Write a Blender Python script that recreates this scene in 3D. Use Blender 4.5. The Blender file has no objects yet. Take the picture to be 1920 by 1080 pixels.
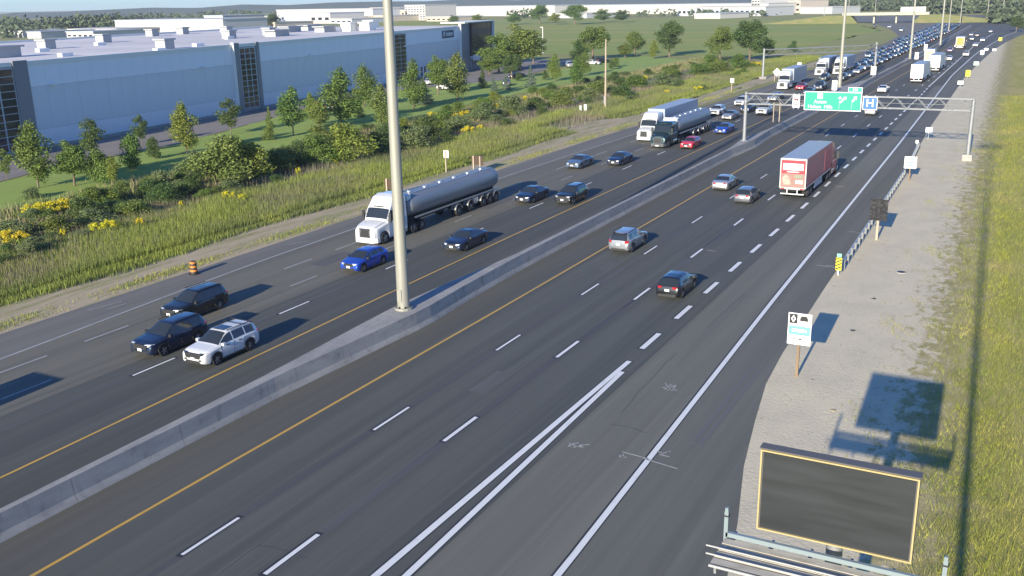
import bpy, bmesh, math, random
import numpy as np
from mathutils import Vector, Matrix
random.seed(7); rng = np.random.default_rng(7)
R = math.radians
scene = bpy.context.scene
COL = scene.collection

# ---------------------------------------------------------------- camera
F_PX, PITCH, ROLL, CAM_H, YAW = 1824.7, R(16.546), R(-1.152), 19.859, R(28.331)
_c, _s = math.cos(YAW), math.sin(YAW)
def _rot(v): return np.array([v[0]*_c - v[1]*_s, v[0]*_s + v[1]*_c, v[2]])
_F = _rot((0, math.cos(PITCH), -math.sin(PITCH)))
_R0 = _rot((1, 0, 0)); _U0 = _rot((0, math.sin(PITCH), math.cos(PITCH)))
_Rt = math.cos(ROLL)*_R0 + math.sin(ROLL)*_U0
_Up = -math.sin(ROLL)*_R0 + math.cos(ROLL)*_U0
_O = np.array([0, 0, CAM_H])
def W(px, py, z=0.0):
    """photo pixel (1920x1080) -> world point on the level z"""
    d = _F*F_PX + _Rt*(px-960) + _Up*(540-py)
    return _O + d*((z-CAM_H)/d[2])
def PX(p):
    v = np.array(p, float)-_O; w = v@_F
    return 960+F_PX*(v@_Rt)/w, 540-F_PX*(v@_Up)/w
def hgt(px, py, ytop):
    b = W(px, py); lo, hi = 0.0, 60.0
    for _ in range(40):
        m = (lo+hi)/2
        if PX((b[0], b[1], m))[1] > ytop: lo = m
        else: hi = m
    return lo
cd = bpy.data.cameras.new('camera'); cam = bpy.data.objects.new('camera', cd); COL.objects.link(cam)
M = Matrix(((_Rt[0], _Up[0], -_F[0]), (_Rt[1], _Up[1], -_F[1]), (_Rt[2], _Up[2], -_F[2]))).to_4x4()
M.translation = Vector((0, 0, CAM_H)); cam.matrix_world = M
cd.sensor_width = 36; cd.lens = F_PX/1920*36; cd.clip_end = 12000; cd.clip_start = 0.2
scene.camera = cam

# ---------------------------------------------------------------- sky, sun, exposure
EL, AZ = R(16.8), R(-2.3)
wd = bpy.data.worlds.new('World'); scene.world = wd; wd.use_nodes = True
nt = wd.node_tree; bg = nt.nodes['Background']
sky = nt.nodes.new('ShaderNodeTexSky'); sky.sky_type = 'NISHITA'; sky.sun_disc = False
sky.sun_elevation = EL; sky.sun_rotation = R(180)+AZ; sky.air_density = 1.0; sky.dust_density = 0.15; sky.ozone_density = 2.2
tint = nt.nodes.new('ShaderNodeMixRGB'); tint.blend_type = 'MULTIPLY'; tint.inputs[0].default_value = 1; tint.inputs[2].default_value = (.40, .66, 1.12, 1)
nt.links.new(sky.outputs[0], tint.inputs[1]); nt.links.new(tint.outputs[0], bg.inputs[0]); bg.inputs[1].default_value = 0.10
sd = bpy.data.lights.new('sun', 'SUN'); sun = bpy.data.objects.new('sun', sd); COL.objects.link(sun)
sd.energy = 4.4; sd.angle = R(0.5); sd.color = (1.0, 0.90, 0.70)
sun.rotation_euler = Vector((math.sin(AZ)*math.cos(EL), math.cos(AZ)*math.cos(EL), -math.sin(EL))).to_track_quat('-Z', 'Y').to_euler()
sun.location = (0, -50, 80)
vs = scene.view_settings; vs.view_transform = 'Standard'; vs.look = 'None'; vs.gamma = 1; vs.use_curve_mapping = False
vs.exposure = 1.05

# ---------------------------------------------------------------- materials
MATS = {}
def mat(name, col, rough=0.6, metal=0.0, coat=0.0, n1=None, n2=None, island=0.0, bump=0.0, bscale=8.0, trans=0.0, spec=0.5, coords='Object', emit=0.0):
    """n1/n2 = (scale vector, colour, low, high) noise layers mixed over the base colour"""
    if name in MATS: return MATS[name]
    m = bpy.data.materials.new(name); m.use_nodes = True; t = m.node_tree; N = t.nodes; L = t.links
    p = N['Principled BSDF']
    p.inputs['Base Color'].default_value = (*col, 1); p.inputs['Roughness'].default_value = rough
    p.inputs['Metallic'].default_value = metal; p.inputs['Coat Weight'].default_value = coat; p.inputs['Coat Roughness'].default_value = 0.08
    p.inputs['Specular IOR Level'].default_value = spec
    tc = N.new('ShaderNodeTexCoord'); last = None
    def prev():
        if last is not None: return last
        rgb = N.new('ShaderNodeRGB'); rgb.outputs[0].default_value = (*col, 1); return rgb.outputs[0]
    for layer in (n1, n2):
        if not layer: continue
        sc, c2, lo, hi = layer
        mp = N.new('ShaderNodeMapping'); L.new(tc.outputs[coords], mp.inputs[0]); mp.inputs['Scale'].default_value = sc
        nz = N.new('ShaderNodeTexNoise'); nz.inputs['Scale'].default_value = 1.0; nz.inputs['Detail'].default_value = 5; nz.inputs['Roughness'].default_value = 0.62
        L.new(mp.outputs[0], nz.inputs[0])
        mr = N.new('ShaderNodeMapRange'); mr.inputs[1].default_value = lo; mr.inputs[2].default_value = hi; L.new(nz.outputs[0], mr.inputs[0])
        mx = N.new('ShaderNodeMixRGB'); L.new(mr.outputs[0], mx.inputs[0]); L.new(prev(), mx.inputs[1]); mx.inputs[2].default_value = (*c2, 1)
        last = mx.outputs[0]
    if island:
        g = N.new('ShaderNodeNewGeometry'); hs = N.new('ShaderNodeHueSaturation')
        mr = N.new('ShaderNodeMapRange'); mr.inputs[3].default_value = 1-island; mr.inputs[4].default_value = 1+island
        L.new(g.outputs['Random Per Island'], mr.inputs[0]); L.new(mr.outputs[0], hs.inputs['Value'])
        oi = N.new('ShaderNodeObjectInfo'); m2 = N.new('ShaderNodeMapRange'); m2.inputs[3].default_value = 0.485; m2.inputs[4].default_value = 0.515
        L.new(oi.outputs['Random'], m2.inputs[0]); L.new(m2.outputs[0], hs.inputs['Hue'])
        L.new(prev(), hs.inputs['Color']); last = hs.outputs[0]
    if last is not None: L.new(last, p.inputs['Base Color'])
    if bump:
        nz = N.new('ShaderNodeTexNoise'); nz.inputs['Scale'].default_value = bscale; nz.inputs['Detail'].default_value = 4; L.new(tc.outputs[coords], nz.inputs[0])
        b = N.new('ShaderNodeBump'); b.inputs['Strength'].default_value = bump; b.inputs['Distance'].default_value = 0.05
        L.new(nz.outputs[0], b.inputs['Height']); L.new(b.outputs[0], p.inputs['Normal'])
    if trans:
        tr = N.new('ShaderNodeBsdfTranslucent'); ms = N.new('ShaderNodeMixShader'); ms.inputs[0].default_value = trans
        if last is not None: L.new(last, tr.inputs[0])
        else: tr.inputs[0].default_value = (*col, 1)
        L.new(p.outputs[0], ms.inputs[1]); L.new(tr.outputs[0], ms.inputs[2]); L.new(ms.outputs[0], N['Material Output'].inputs[0])
    m.use_backface_culling = False
    MATS[name] = m; return m
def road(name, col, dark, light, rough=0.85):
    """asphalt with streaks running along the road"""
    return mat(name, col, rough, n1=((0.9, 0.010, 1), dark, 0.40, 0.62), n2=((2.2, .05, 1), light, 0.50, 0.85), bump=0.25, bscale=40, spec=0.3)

A_EB = road('asphalt_eastbound', (0.094, 0.097, 0.088), (0.072, 0.076, 0.070), (0.115, 0.120, 0.106))
A_SH = road('asphalt_median_shoulder', (0.099, 0.097, 0.087), (0.082, 0.081, 0.074), (0.113, 0.113, 0.101))
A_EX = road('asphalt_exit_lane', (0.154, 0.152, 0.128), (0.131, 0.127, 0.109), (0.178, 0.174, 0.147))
A_RS = road('asphalt_right_shoulder', (0.134, 0.132, 0.115), (0.109, 0.108, 0.095), (0.152, 0.154, 0.131))
A_WI = road('asphalt_westbound_inner', (0.087, 0.090, 0.083), (0.067, 0.071, 0.066), (0.104, 0.106, 0.095))
A_WO = road('asphalt_westbound_outer', (0.144, 0.137, 0.112), (0.112, 0.108, 0.091), (0.175, 0.169, 0.136))
A_WS = road('asphalt_westbound_shoulder', (0.160, 0.152, 0.138), (0.133, 0.127, 0.115), (0.181, 0.176, 0.156))
M_SEAM = mat('tar_joint', (.062, .060, .063), .8, n1=((3, .05, 1), (.095,.092,.093), .45, .7))
M_WHITE = mat('white_road_paint', (.68, .68, .66), .6, n1=((3, .8, 1), (.40, .40, .40), .55, .85))
M_OLDWH = mat('worn_white_paint', (.36, .36, .36), .7, n1=((3, .8, 1), (.20, .20, .20), .45, .8))
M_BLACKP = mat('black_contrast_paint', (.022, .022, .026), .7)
M_YEL = mat('yellow_road_paint', (.50, .30, .055), .6, n1=((3, .5, 1), (.34, .22, .06), .5, .85))
M_CONC = mat('barrier_concrete', (.36, .34, .31), .85, n1=((1.2, .35, 2), (.27, .26, .245), .4, .75), n2=((9, 5, 1.2), (.23, .22, .21), .56, .9), bump=.3, bscale=20)
M_CONCD = mat('barrier_face_concrete', (.30, .29, .275), .85, n1=((1.2, .35, 2), (.22, .215, .21), .4, .7), n2=((7, 2.2, .35), (.15, .145, .145), .54, .78), bump=.3, bscale=20)
M_GRASSG = mat('meadow_ground', (0.218, 0.222, 0.052), .95, n1=((.03, .05, .1), (0.259, 0.235, 0.065), .40, .66), n2=((.6, .25, 1), (0.149, 0.175, 0.039), .45, .8), bump=.6, bscale=3)
M_FIELD = mat('field_ground', (0.200, 0.250, 0.030), .95, n1=((.004, .03, .1), (0.285, 0.265, 0.041), .42, .60), n2=((.08, .3, 1), (0.150, 0.204, 0.027), .45, .8), bump=.3, bscale=2)
M_LAWN = mat('lawn_ground', (0.233, 0.320, 0.055), .95, n1=((.35, .04, 1), (0.183, 0.267, 0.046), .42, .66), n2=((.5, .4, 1), (0.277, 0.320, 0.071), .5, .85), bump=.5, bscale=5)
M_TALLG = mat('tall_grass_ground', (0.129, 0.146, 0.055), .95, n1=((.2, .12, 1), (0.218, 0.177, 0.087), .45, .7), bump=.8, bscale=4)
M_DIRT = mat('dirt_verge', (0.367, 0.296, 0.195), .95, n1=((.9, .10, 1), (0.219, 0.211, 0.081), .44, .62), n2=((3, .8, 1), (0.453, 0.383, 0.266), .5, .85), bump=.5, bscale=6)
M_DRIVE = mat('yard_asphalt', (.205, .185, .175), .9, n1=((.3, .08, 1), (.165, .150, .145), .4, .7), n2=((4, 4, 1), (.24, .22, .205), .5, .9))
M_METAL = mat('galvanised_steel', (.30, .31, .32), .55, .4, n1=((2, 2, 2), (.25, .26, .27), .4, .7))
M_STEELP = mat('painted_pole_steel', (0.331, 0.324, 0.274), .55, .25, n1=((2, 2, .3), (0.274, 0.270, 0.238), .45, .75))
M_WOOD = mat('weathered_wood', (0.225, 0.158, 0.098), .85, n1=((8, 8, .6), (0.150, 0.109, 0.068), .4, .7))
M_WOODP = mat('pale_wooden_pole', (.42, .34, .25), .85, n1=((6, 6, .4), (.30, .25, .19), .4, .7))
M_BLACK = mat('black_rubber', (.018, .018, .019), .8)
M_DARK = mat('dark_plastic', (.025, .026, .028), .55)
M_GLASS = mat('tinted_car_glass', (.022, .028, .034), .06, spec=.8)
M_RIM = mat('alloy_rim', (.45, .46, .48), .3, .8)
M_CHROME = mat('chrome', (.70, .70, .70), .18, 1.0)
M_HEAD = mat('headlight_lens', (.72, .74, .76), .12, coat=.6)
M_TAIL = mat('taillight_lens', (.36, .018, .022), .15, coat=.6)
M_PLATE = mat('licence_plate_white', (.78, .79, .80), .45)
M_SIGNW = mat('white_sign_face', (.72, .73, .73), .5)
M_SIGNK = mat('black_sign_print', (.02, .02, .022), .5)
M_SIGNG = mat('green_sign_face', (.0, .36, .21), .5)
M_SIGNB = mat('blue_sign_face', (.03, .13, .62), .5)
M_SIGNY = mat('yellow_sign_face', (.75, .60, .02), .5)
M_SIGNR = mat('red_sign_print', (.62, .05, .05), .5)
M_TEAL = mat('pale_green_sign_print', (.14, .56, .34), .5)
M_ALU = mat('bare_aluminium', (.62, .63, .64), .4, .85)

# ---------------------------------------------------------------- helpers
class MB:
    def __init__(s): s.v = []; s.f = []
    def add(s, vs_, fs): o = len(s.v); s.v += [tuple(map(float, q)) for q in vs_]; s.f += [tuple(i+o for i in q) for q in fs]; return s
    def box(s, x0, x1, y0, y1, z0, z1):
        return s.add([(x0,y0,z0),(x1,y0,z0),(x1,y1,z0),(x0,y1,z0),(x0,y0,z1),(x1,y0,z1),(x1,y1,z1),(x0,y1,z1)],
                     [(0,3,2,1),(4,5,6,7),(0,1,5,4),(1,2,6,5),(2,3,7,6),(3,0,4,7)])
    def tube(s, a, b, r0, r1=None, n=8, ph=0.0):
        r1 = r0 if r1 is None else r1; a, b = Vector(a), Vector(b); d = (b-a).normalized()
        u = d.orthogonal().normalized() if abs(d.z) < .99 else Vector((1, 0, 0)); v = d.cross(u)
        vv = []
        for c, r in ((a, r0), (b, r1)):
            for i in range(n): t = 2*math.pi*i/n+ph; vv.append(c+u*(r*math.cos(t))+v*(r*math.sin(t)))
        ff = [(i, (i+1) % n, n+(i+1) % n, n+i) for i in range(n)]+[tuple(range(n-1, -1, -1)), tuple(range(n, 2*n))]
        return s.add(vv, ff)
    def bar(s, a, b, w, h):
        """rectangular bar from a to b, w across, h high"""
        a, b = Vector(a), Vector(b); d = (b-a).normalized(); up = Vector((0, 0, 1)) if abs(d.z) < .95 else Vector((0, 1, 0))
        u = d.cross(up).normalized()*w/2; v = u.cross(d).normalized()*h/2
        vv = [a-u-v, a+u-v, a+u+v, a-u+v, b-u-v, b+u-v, b+u+v, b-u+v]
        return s.add(vv, [(0,1,2,3),(7,6,5,4),(0,4,5,1),(1,5,6,2),(2,6,7,3),(3,7,4,0)])
    def prism(s, pts, axis, lo, hi):
        """2-D outline extruded along an axis"""
        n = len(pts)
        def mk(p, q): return {'x': (q, p[0], p[1]), 'y': (p[0], q, p[1]), 'z': (p[0], p[1], q)}[axis]
        return s.add([mk(p, lo) for p in pts]+[mk(p, hi) for p in pts],
                     [(i, (i+1) % n, n+(i+1) % n, n+i) for i in range(n)]+[tuple(range(n-1, -1, -1)), tuple(range(n, 2*n))])
    def mesh(s, name, smooth=None):
        me = bpy.data.meshes.new(name); me.from_pydata(s.v, [], s.f); me.update()
        bm = bmesh.new(); bm.from_mesh(me); bmesh.ops.recalc_face_normals(bm, faces=bm.faces); bm.to_mesh(me); bm.free()
        if smooth: me.shade_smooth(); me.set_sharp_from_angle(angle=R(smooth))
        return me
    def build(s, name, m, parent=None, smooth=None):
        return ob(name, s.mesh(name, smooth), m, parent)
def ob(name, me, m, parent=None):
    o = bpy.data.objects.new(name, me); COL.objects.link(o)
    if m is not None and me is not None:
        if not me.materials: me.materials.append(m)
        elif me.materials[0] != m: o.material_slots[0].link = 'OBJECT'; o.material_slots[0].material = m
    if parent: o.parent = parent
    return o
def tag(o, label, cat, group=None):
    o['label'] = label; o['category'] = cat
    if group: o['group'] = group
    return o
def thing(name, label, cat, loc=(0, 0, 0), rz=0.0, group=None):
    o = bpy.data.objects.new(name, None); COL.objects.link(o); o.empty_display_size = .2
    o.location = loc; o.rotation_euler = (0, 0, rz); return tag(o, label, cat, group)
def struct(o, kind='structure'): o['kind'] = kind; return o
def copy_tree(o, parent=None):
    c = o.copy(); COL.objects.link(c); c.parent = parent
    for ch in list(o.children): copy_tree(ch, c)
    return c
def fast(name, v, f, m, parent=None):
    v = np.asarray(v, np.float32); f = np.asarray(f, np.int32); k = f.shape[1]
    me = bpy.data.meshes.new(name); me.vertices.add(len(v)); me.vertices.foreach_set('co', v.ravel())
    me.loops.add(f.size); me.loops.foreach_set('vertex_index', f.ravel())
    me.polygons.add(len(f)); me.polygons.foreach_set('loop_start', np.arange(0, f.size, k, dtype=np.int32))
    me.update(calc_edges=True); me.validate()
    return ob(name, me, m, parent)
ORD = ['first','second','third','fourth','fifth','sixth','seventh','eighth','ninth','tenth','eleventh','twelfth','thirteenth','fourteenth','fifteenth','sixteenth','seventeenth','eighteenth','nineteenth','twentieth']
def ordw(i):
    if i < 20: return ORD[i]
    t = ['','','twenty','thirty','forty','fifty','sixty','seventy','eighty','ninety'][(i+1)//10]; u = (i+1) % 10
    return t+'-'+ORD[u-1] if u else t[:-1]+'ieth'
def sheet(name, pts, z, m, jit=0.0, step=2.5, parent=None):
    """flat ground patch; outline resampled and roughened"""
    out = []; n = len(pts)
    for i in range(n):
        a, b = np.array(pts[i][:2], float), np.array(pts[(i+1) % n][:2], float); d = np.linalg.norm(b-a)
        k = max(1, min(400, int(d/step))) if jit else 1
        for j in range(k):
            q = a+(b-a)*j/k
            if jit: q = q+rng.normal(0, jit, 2)
            out.append((q[0], q[1], z))
    bm = bmesh.new(); vv = [bm.verts.new(q) for q in out]; bm.faces.new(vv)
    bmesh.ops.triangulate(bm, faces=bm.faces[:]); bmesh.ops.recalc_face_normals(bm, faces=bm.faces)
    if bm.faces[0].normal.z < 0: bmesh.ops.reverse_faces(bm, faces=bm.faces[:])
    me = bpy.data.meshes.new(name); bm.to_mesh(me); bm.free()
    return ob(name, me, m, parent)

# ---------------------------------------------------------------- ground, roads
Y0, Y1 = -30.0, 900.0
b = MB(); b.add([(-6000,-1500,-.06),(6000,-1500,-.06),(6000,9000,-.06),(-6000,9000,-.06)], [(0,1,2,3)]); struct(b.build('ground', M_GRASSG))
struct(sheet('field_ground', [(-420,345),(-84,330),(-78,560),(-130,760),(-260,880),(-640,900)], -.03, M_FIELD, 1.2, 6))
struct(sheet('tall_grass_ground', [(-95,-30),(-61,-30),(-61.5,330),(-86,330),(-92,120)], -.04, M_TALLG, .6))
struct(sheet('lawn', [(-86.5,20)]+[tuple(W(*q)[:2]) for q in [(0,424),(213,366),(440,300),(640,252),(760,226),(900,190),(1100,150),(1290,112)]]+[(-128,330)]+[tuple(W(*q)[:2]) for q in [(950,150),(760,168),(600,197),(330,271),(120,311),(0,341)]]+[(-108.5,20)], -.02, M_LAWN, .35))
struct(sheet('yard', [(-128,10),(-108.8,20)]+[tuple(W(*q)[:2]) for q in [(0,340),(120,310),(330,270),(600,196),(760,167),(950,150),(1100,112)]]+[(-152,300),(-152.5,262),(-124,60)], -.012, M_DRIVE, .12))
struct(sheet('lawn_path', [tuple(W(*q)[:2]) for q in [(0,418),(90,392),(215,360),(330,330),(420,305),(420,309),(330,334),(215,364),(90,396),(0,422)]], -.008, M_TALLG, .15))
struct(sheet('dirt_verge', [(-62.3,-30),(-56.3,-30),(-56.3,260),(-58,330),(-60.5,330),(-61.8,160),(-66,150),(-66.5,140),(-62.6,128)], -.015, M_DIRT, .25))

pave = struct(MB().box(-56.6, -7, Y0, Y1, -.3, -.07).build('highway', A_SH))
def strip(name, x0, x1, m, z, ya=Y0, yb=Y1, n=60):
    """x0/x1: numbers or functions of Y"""
    f0 = x0 if callable(x0) else (lambda y: x0); f1 = x1 if callable(x1) else (lambda y: x1)
    ys = np.unique(np.concatenate([np.linspace(ya, min(yb, 260), n), np.linspace(min(yb, 260), yb, 12)]))
    bb = MB(); v = [(f0(y), y, z) for y in ys]+[(f1(y), y, z) for y in ys]; k = len(ys)
    bb.add(v, [(i, k+i, k+i+1, i+1) for i in range(k-1)]); o = bb.build(name, m, pave)
    return o
def xWR(y):  return float(np.interp(y, [-30, 27, 41, 62, 141, 265, 360, 495, 560, 900], [-12.4,-13.2,-13.6,-14.2,-16.0,-19.3,-19.6,-16.4,-12,30]))
def xD3(y):  return float(np.interp(y, [-30, 96, 209, 231, 401, 500, 560, 900], [-18.8,-18.9,-20.6,-21.2,-23.2,-22.6,-21,10]))
def xPE(y):  return float(np.interp(y, [-30, 30, 40, 50, 68, 120, 160, 265, 385, 453, 520, 900], [-6.4,-7.6,-9.8,-11.2,-11.7,-12.6,-14.0,-16.2,-15.5,-13.2,-9,34]))
def xWE(y):  return float(np.interp(y, [-30, 130, 145, 194, 300, 430, 490, 580, 680, 745, 900], [-56.6,-56.8,-56.3,-54.5,-54.6,-57,-60,-75,-98,-122,-160]))
def xWW(y):  return float(np.interp(y, [-30, 33, 49, 57, 100, 127, 160, 233, 300], [-51.9,-52.4,-53.4,-53.8,-53.9,-53.4,-52.4,-51.4,-50.8]))
strip('westbound_shoulder_asphalt', xWE, lambda y: xWW(y)-.1, A_WS, 0.0)
strip('westbound_outer_asphalt', lambda y: xWW(y)-.1, -44.7, A_WO, 0.0)
strip('westbound_inner_asphalt', -44.7, -34.2, A_WI, 0.0)
strip('median_shoulder_asphalt', -34.2, -30.5, A_SH, 0.0)
strip('eastbound_asphalt', -30.5, lambda y: xD3(y)+1.0, A_EB, 0.0)
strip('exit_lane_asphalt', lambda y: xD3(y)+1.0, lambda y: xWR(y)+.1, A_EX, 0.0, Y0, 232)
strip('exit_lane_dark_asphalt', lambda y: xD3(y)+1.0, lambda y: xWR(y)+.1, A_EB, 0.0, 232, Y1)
strip('right_shoulder_asphalt', lambda y: xWR(y)+.1, xPE, A_RS, 0.0)
# tar joints between lanes
for x, w in ((-26.5,.32),(-22.75,.45),(-43.15,.3)): strip('tar_joint', x-w/2, x+w/2, M_SEAM, .004)
M_CRACK = mat('crack_sealant', (.050,.049,.051), .6); M_PATCH = mat('asphalt_patch', (.082,.081,.082), .9, n1=((2, .3, 1), (.10,.098,.098), .4, .7))
for i in range(34):
    x_ = random.choice([-52.2,-50.3,-48.6,-46.7,-45.2,-28.4,-26.5,-24.5,-22.8,-20.9,-16.5,-14.8]); y_ = random.uniform(15, 150); cb = MB(); px_, py_ = x_, y_
    tr_ = random.random() < .35
    for k in range(random.randint(6, 14)):
        nx_, ny_ = (px_+random.uniform(.2, .35), py_+random.uniform(-.12, .12)) if tr_ else (px_+random.uniform(-.09, .09), py_+random.uniform(.5, 1.1))
        cb.bar((px_, py_, .003), (nx_, ny_, .003), .035, .002); px_, py_ = nx_, ny_
    cb.build('crack_sealant', M_CRACK, pave)
for x_, y_, w_, l_ in ((-49.5,58,1.5,4.5),(-47.9,82,1.2,6),(-24.9,41,1.0,3.2),(-48.6,120,1.5,9),(-28.2,66,.8,2.6)): MB().add([(x_,y_,.0025),(x_+w_,y_,.0025),(x_+w_,y_+l_,.0025),(x_,y_+l_,.0025)], [(0,1,2,3)]).build('asphalt_patch', M_PATCH, pave)
# painted lines
def pline(name, xf, m, w, ya, yb, edge=False, parent=pave):
    f = xf if callable(xf) else (lambda y: xf)
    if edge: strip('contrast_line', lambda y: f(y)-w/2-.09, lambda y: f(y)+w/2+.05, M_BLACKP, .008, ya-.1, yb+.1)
    return strip(name, lambda y: f(y)-w/2, lambda y: f(y)+w/2, m, .012, ya, yb)
pline('yellow_edge_line', lambda y: float(np.interp(y,[-30,20,55,120,340,450,900],[-30.55,-30.4,-30.15,-30.2,-30.5,-31,-34])), M_YEL, .17, Y0, 600)
pline('yellow_edge_line', lambda y: float(np.interp(y,[-30,24,40,55,73,175,305,900],[-38.5,-38.55,-38.85,-39.1,-39.25,-39.35,-40.3,-44])), M_YEL, .16, Y0, 600)
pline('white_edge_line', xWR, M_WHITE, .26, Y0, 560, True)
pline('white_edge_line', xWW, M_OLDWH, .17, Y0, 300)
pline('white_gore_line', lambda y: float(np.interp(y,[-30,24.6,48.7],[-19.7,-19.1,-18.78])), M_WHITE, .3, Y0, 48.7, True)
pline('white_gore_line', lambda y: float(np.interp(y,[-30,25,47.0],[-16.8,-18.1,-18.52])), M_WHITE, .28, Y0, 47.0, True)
pline('white_exit_line', xD3, M_WHITE, .26, 232, 520)
pline('white_ramp_line', lambda y: float(np.interp(y,[300,390,480,540,620],[-51.2,-50.2,-53,-60,-76])), M_OLDWH, .2, 300, 620)
def dashes(xf, y_start, period, ln, w, m, y_end, edge):
    f = xf if callable(xf) else (lambda y: xf)
    me = MB().add([(-w/2,0,.012),(w/2,0,.012),(w/2,ln,.012),(-w/2,ln,.012)], [(0,1,2,3)]).mesh('lane_dash')
    me2 = MB().add([(-w/2-.12,-.15,.008),(w/2+.05,-.15,.008),(w/2+.05,ln+.15,.008),(-w/2-.12,ln+.15,.008)], [(0,1,2,3)]).mesh('dash_contrast_paint')  # black contrast paint bordering each white dash
    y = y_start
    while y < y_end:
        o = ob('lane_dash', me, m, pave); o.location = (f(y), y, 0); o.rotation_euler.z = -math.atan2(f(y+ln)-f(y), ln)
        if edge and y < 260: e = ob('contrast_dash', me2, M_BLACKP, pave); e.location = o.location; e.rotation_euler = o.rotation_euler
        y += period
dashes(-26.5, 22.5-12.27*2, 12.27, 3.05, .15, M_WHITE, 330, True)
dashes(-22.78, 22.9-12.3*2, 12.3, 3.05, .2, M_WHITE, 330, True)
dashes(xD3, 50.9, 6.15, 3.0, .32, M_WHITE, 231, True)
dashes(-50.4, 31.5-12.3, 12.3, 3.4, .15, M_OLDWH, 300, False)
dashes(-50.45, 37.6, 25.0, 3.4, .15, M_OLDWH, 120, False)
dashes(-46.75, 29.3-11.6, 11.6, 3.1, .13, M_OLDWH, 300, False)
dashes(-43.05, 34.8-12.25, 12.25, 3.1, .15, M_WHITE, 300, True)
# survey paint scribbles
def marks(px, py, segs, m=M_OLDWH):
    o = W(px, py); bb = MB()
    for (x0, y0, x1, y1) in segs: bb.bar((x0, y0, .010), (x1, y1, .010), .06, .004)
    q = bb.build('survey_paint_mark', m, pave); q.location = (o[0], o[1], 0)
def scrib(n, w, h): return [(random.uniform(-w, w), random.uniform(-h, h), random.uniform(-w, w), random.uniform(-h, h)) for _ in range(n)]
marks(1082, 835, scrib(9, .5, .35)); marks(1260, 726, scrib(8, .5, .5)); marks(1245, 849, scrib(5, .35, .3)); marks(1168, 858, scrib(3, .25, .3))
marks(1185, 853, [(-.5,.1,.8,-.05)]); marks(1232, 868, [(-.7,.15,1.0,-.15)]); marks(205, 577, [(-.9,-1,-.4,1.4),(.1,-.3,.3,1.2)]); marks(1552, 500, [(-.9,.1,.7,-.1),(-.2,.3,.4,.3)])
marks(1330, 470, [(-.3,.1,.5,.0)]); marks(1600, 435, [(-.4,.1,.5,-.05)]); marks(560, 455, [(-.4,-1,.4,1)]); marks(1575, 350, scrib(3,.6,.4))

M_TYRE = mat('tyre_mark', (.112,.107,.110), .85); M_MUD = mat('mud_patch', (.27,.215,.145), .95)
for px0, py0, px1, py1 in ((1410,690,1300,830),(1424,694,1312,836)):
    a_, c_ = W(px0, py0), W(px1, py1); MB().bar((a_[0],a_[1],.004), (c_[0],c_[1],.004), .22, .004).build('tyre_mark', M_TYRE, pave)
# right verge: gravel fading to grass
def verge_material():
    m = bpy.data.materials.new('gravel_to_grass_verge'); m.use_nodes = True; t = m.node_tree; N = t.nodes; L = t.links; p = N['Principled BSDF']; p.inputs['Roughness'].default_value = .95; p.inputs['Specular IOR Level'].default_value = .2
    tc = N.new('ShaderNodeTexCoord'); sp = N.new('ShaderNodeSeparateXYZ'); L.new(tc.outputs['Object'], sp.inputs[0])
    def nz(sc, det=5, ro=.62):
        mp = N.new('ShaderNodeMapping'); mp.inputs['Scale'].default_value = sc; L.new(tc.outputs['Object'], mp.inputs[0])
        n = N.new('ShaderNodeTexNoise'); n.inputs['Scale'].default_value = 1; n.inputs['Detail'].default_value = det; n.inputs['Roughness'].default_value = ro; L.new(mp.outputs[0], n.inputs[0]); return n.outputs[0]
    def mr(i, a, b_, c=0, d=1):
        q = N.new('ShaderNodeMapRange'); q.inputs[1].default_value = a; q.inputs[2].default_value = b_; q.inputs[3].default_value = c; q.inputs[4].default_value = d; L.new(i, q.inputs[0]); return q.outputs[0]
    def mix(f, a, b_):
        q = N.new('ShaderNodeMixRGB')
        for k, v in ((0, f), (1, a), (2, b_)):
            if isinstance(v, tuple): q.inputs[k].default_value = (*v, 1)
            else: L.new(v, q.inputs[k])
        return q.outputs[0]
    def math_(op, a, b_):
        q = N.new('ShaderNodeMath'); q.operation = op
        for k, v in ((0, a), (1, b_)):
            if isinstance(v, (int, float)): q.inputs[k].default_value = v
            else: L.new(v, q.inputs[k])
        return q.outputs[0]
    gravel = mix(mr(nz((.5, .35, 1)), .38, .66), (.600, .525, .375), (.520, .460, .340))
    gravel = mix(mr(nz((7, 7, 1), 6, .7), .52, .78), gravel, (.58, .51, .38))
    gravel = mix(mr(nz((2.2, 1.3, 1)), .62, .74), gravel, (.30, .265, .16))
    gravel = mix(mr(nz((4.5, 1.1, 1), 6, .75), .60, .72), gravel, (.33, .30, .17))
    weed = mix(mr(nz((.8, .6, 1)), .4, .6), (.380, .320, .170), (.270, .250, .100))
    grass = mix(mr(nz((.22, .06, 1)), .40, .62), (.300, .285, .070), (.390, .330, .130))
    grass = mix(mr(nz((1.4, .5, 1)), .5, .8), grass, (.21, .235, .055))
    # how far into the verge: the line drifts with Y as the road does
    xx = math_('ADD', sp.outputs['X'], math_('MULTIPLY', sp.outputs['Y'], .026))
    f1 = math_('ADD', mr(xx, -6.4, 2.0, -.20, .85), math_('MULTIPLY', math_('SUBTRACT', nz((1.6, .9, 1), 7, .7), .5), 1.5))
    f1 = mr(f1, .17, .36)
    f2 = math_('ADD', xx, math_('MULTIPLY', math_('SUBTRACT', nz((.5, .25, 1), 6, .7), .5), 4.2)); f2 = mr(f2, -.6, 1.2)
    c = mix(f2, mix(f1, gravel, weed), grass); L.new(c, p.inputs['Base Color'])
    bp = N.new('ShaderNodeBump'); bp.inputs['Strength'].default_value = .7; bp.inputs['Distance'].default_value = .06; L.new(nz((5, 5, 5), 6, .7), bp.inputs['Height']); L.new(bp.outputs[0], p.inputs['Normal'])
    return m
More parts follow.
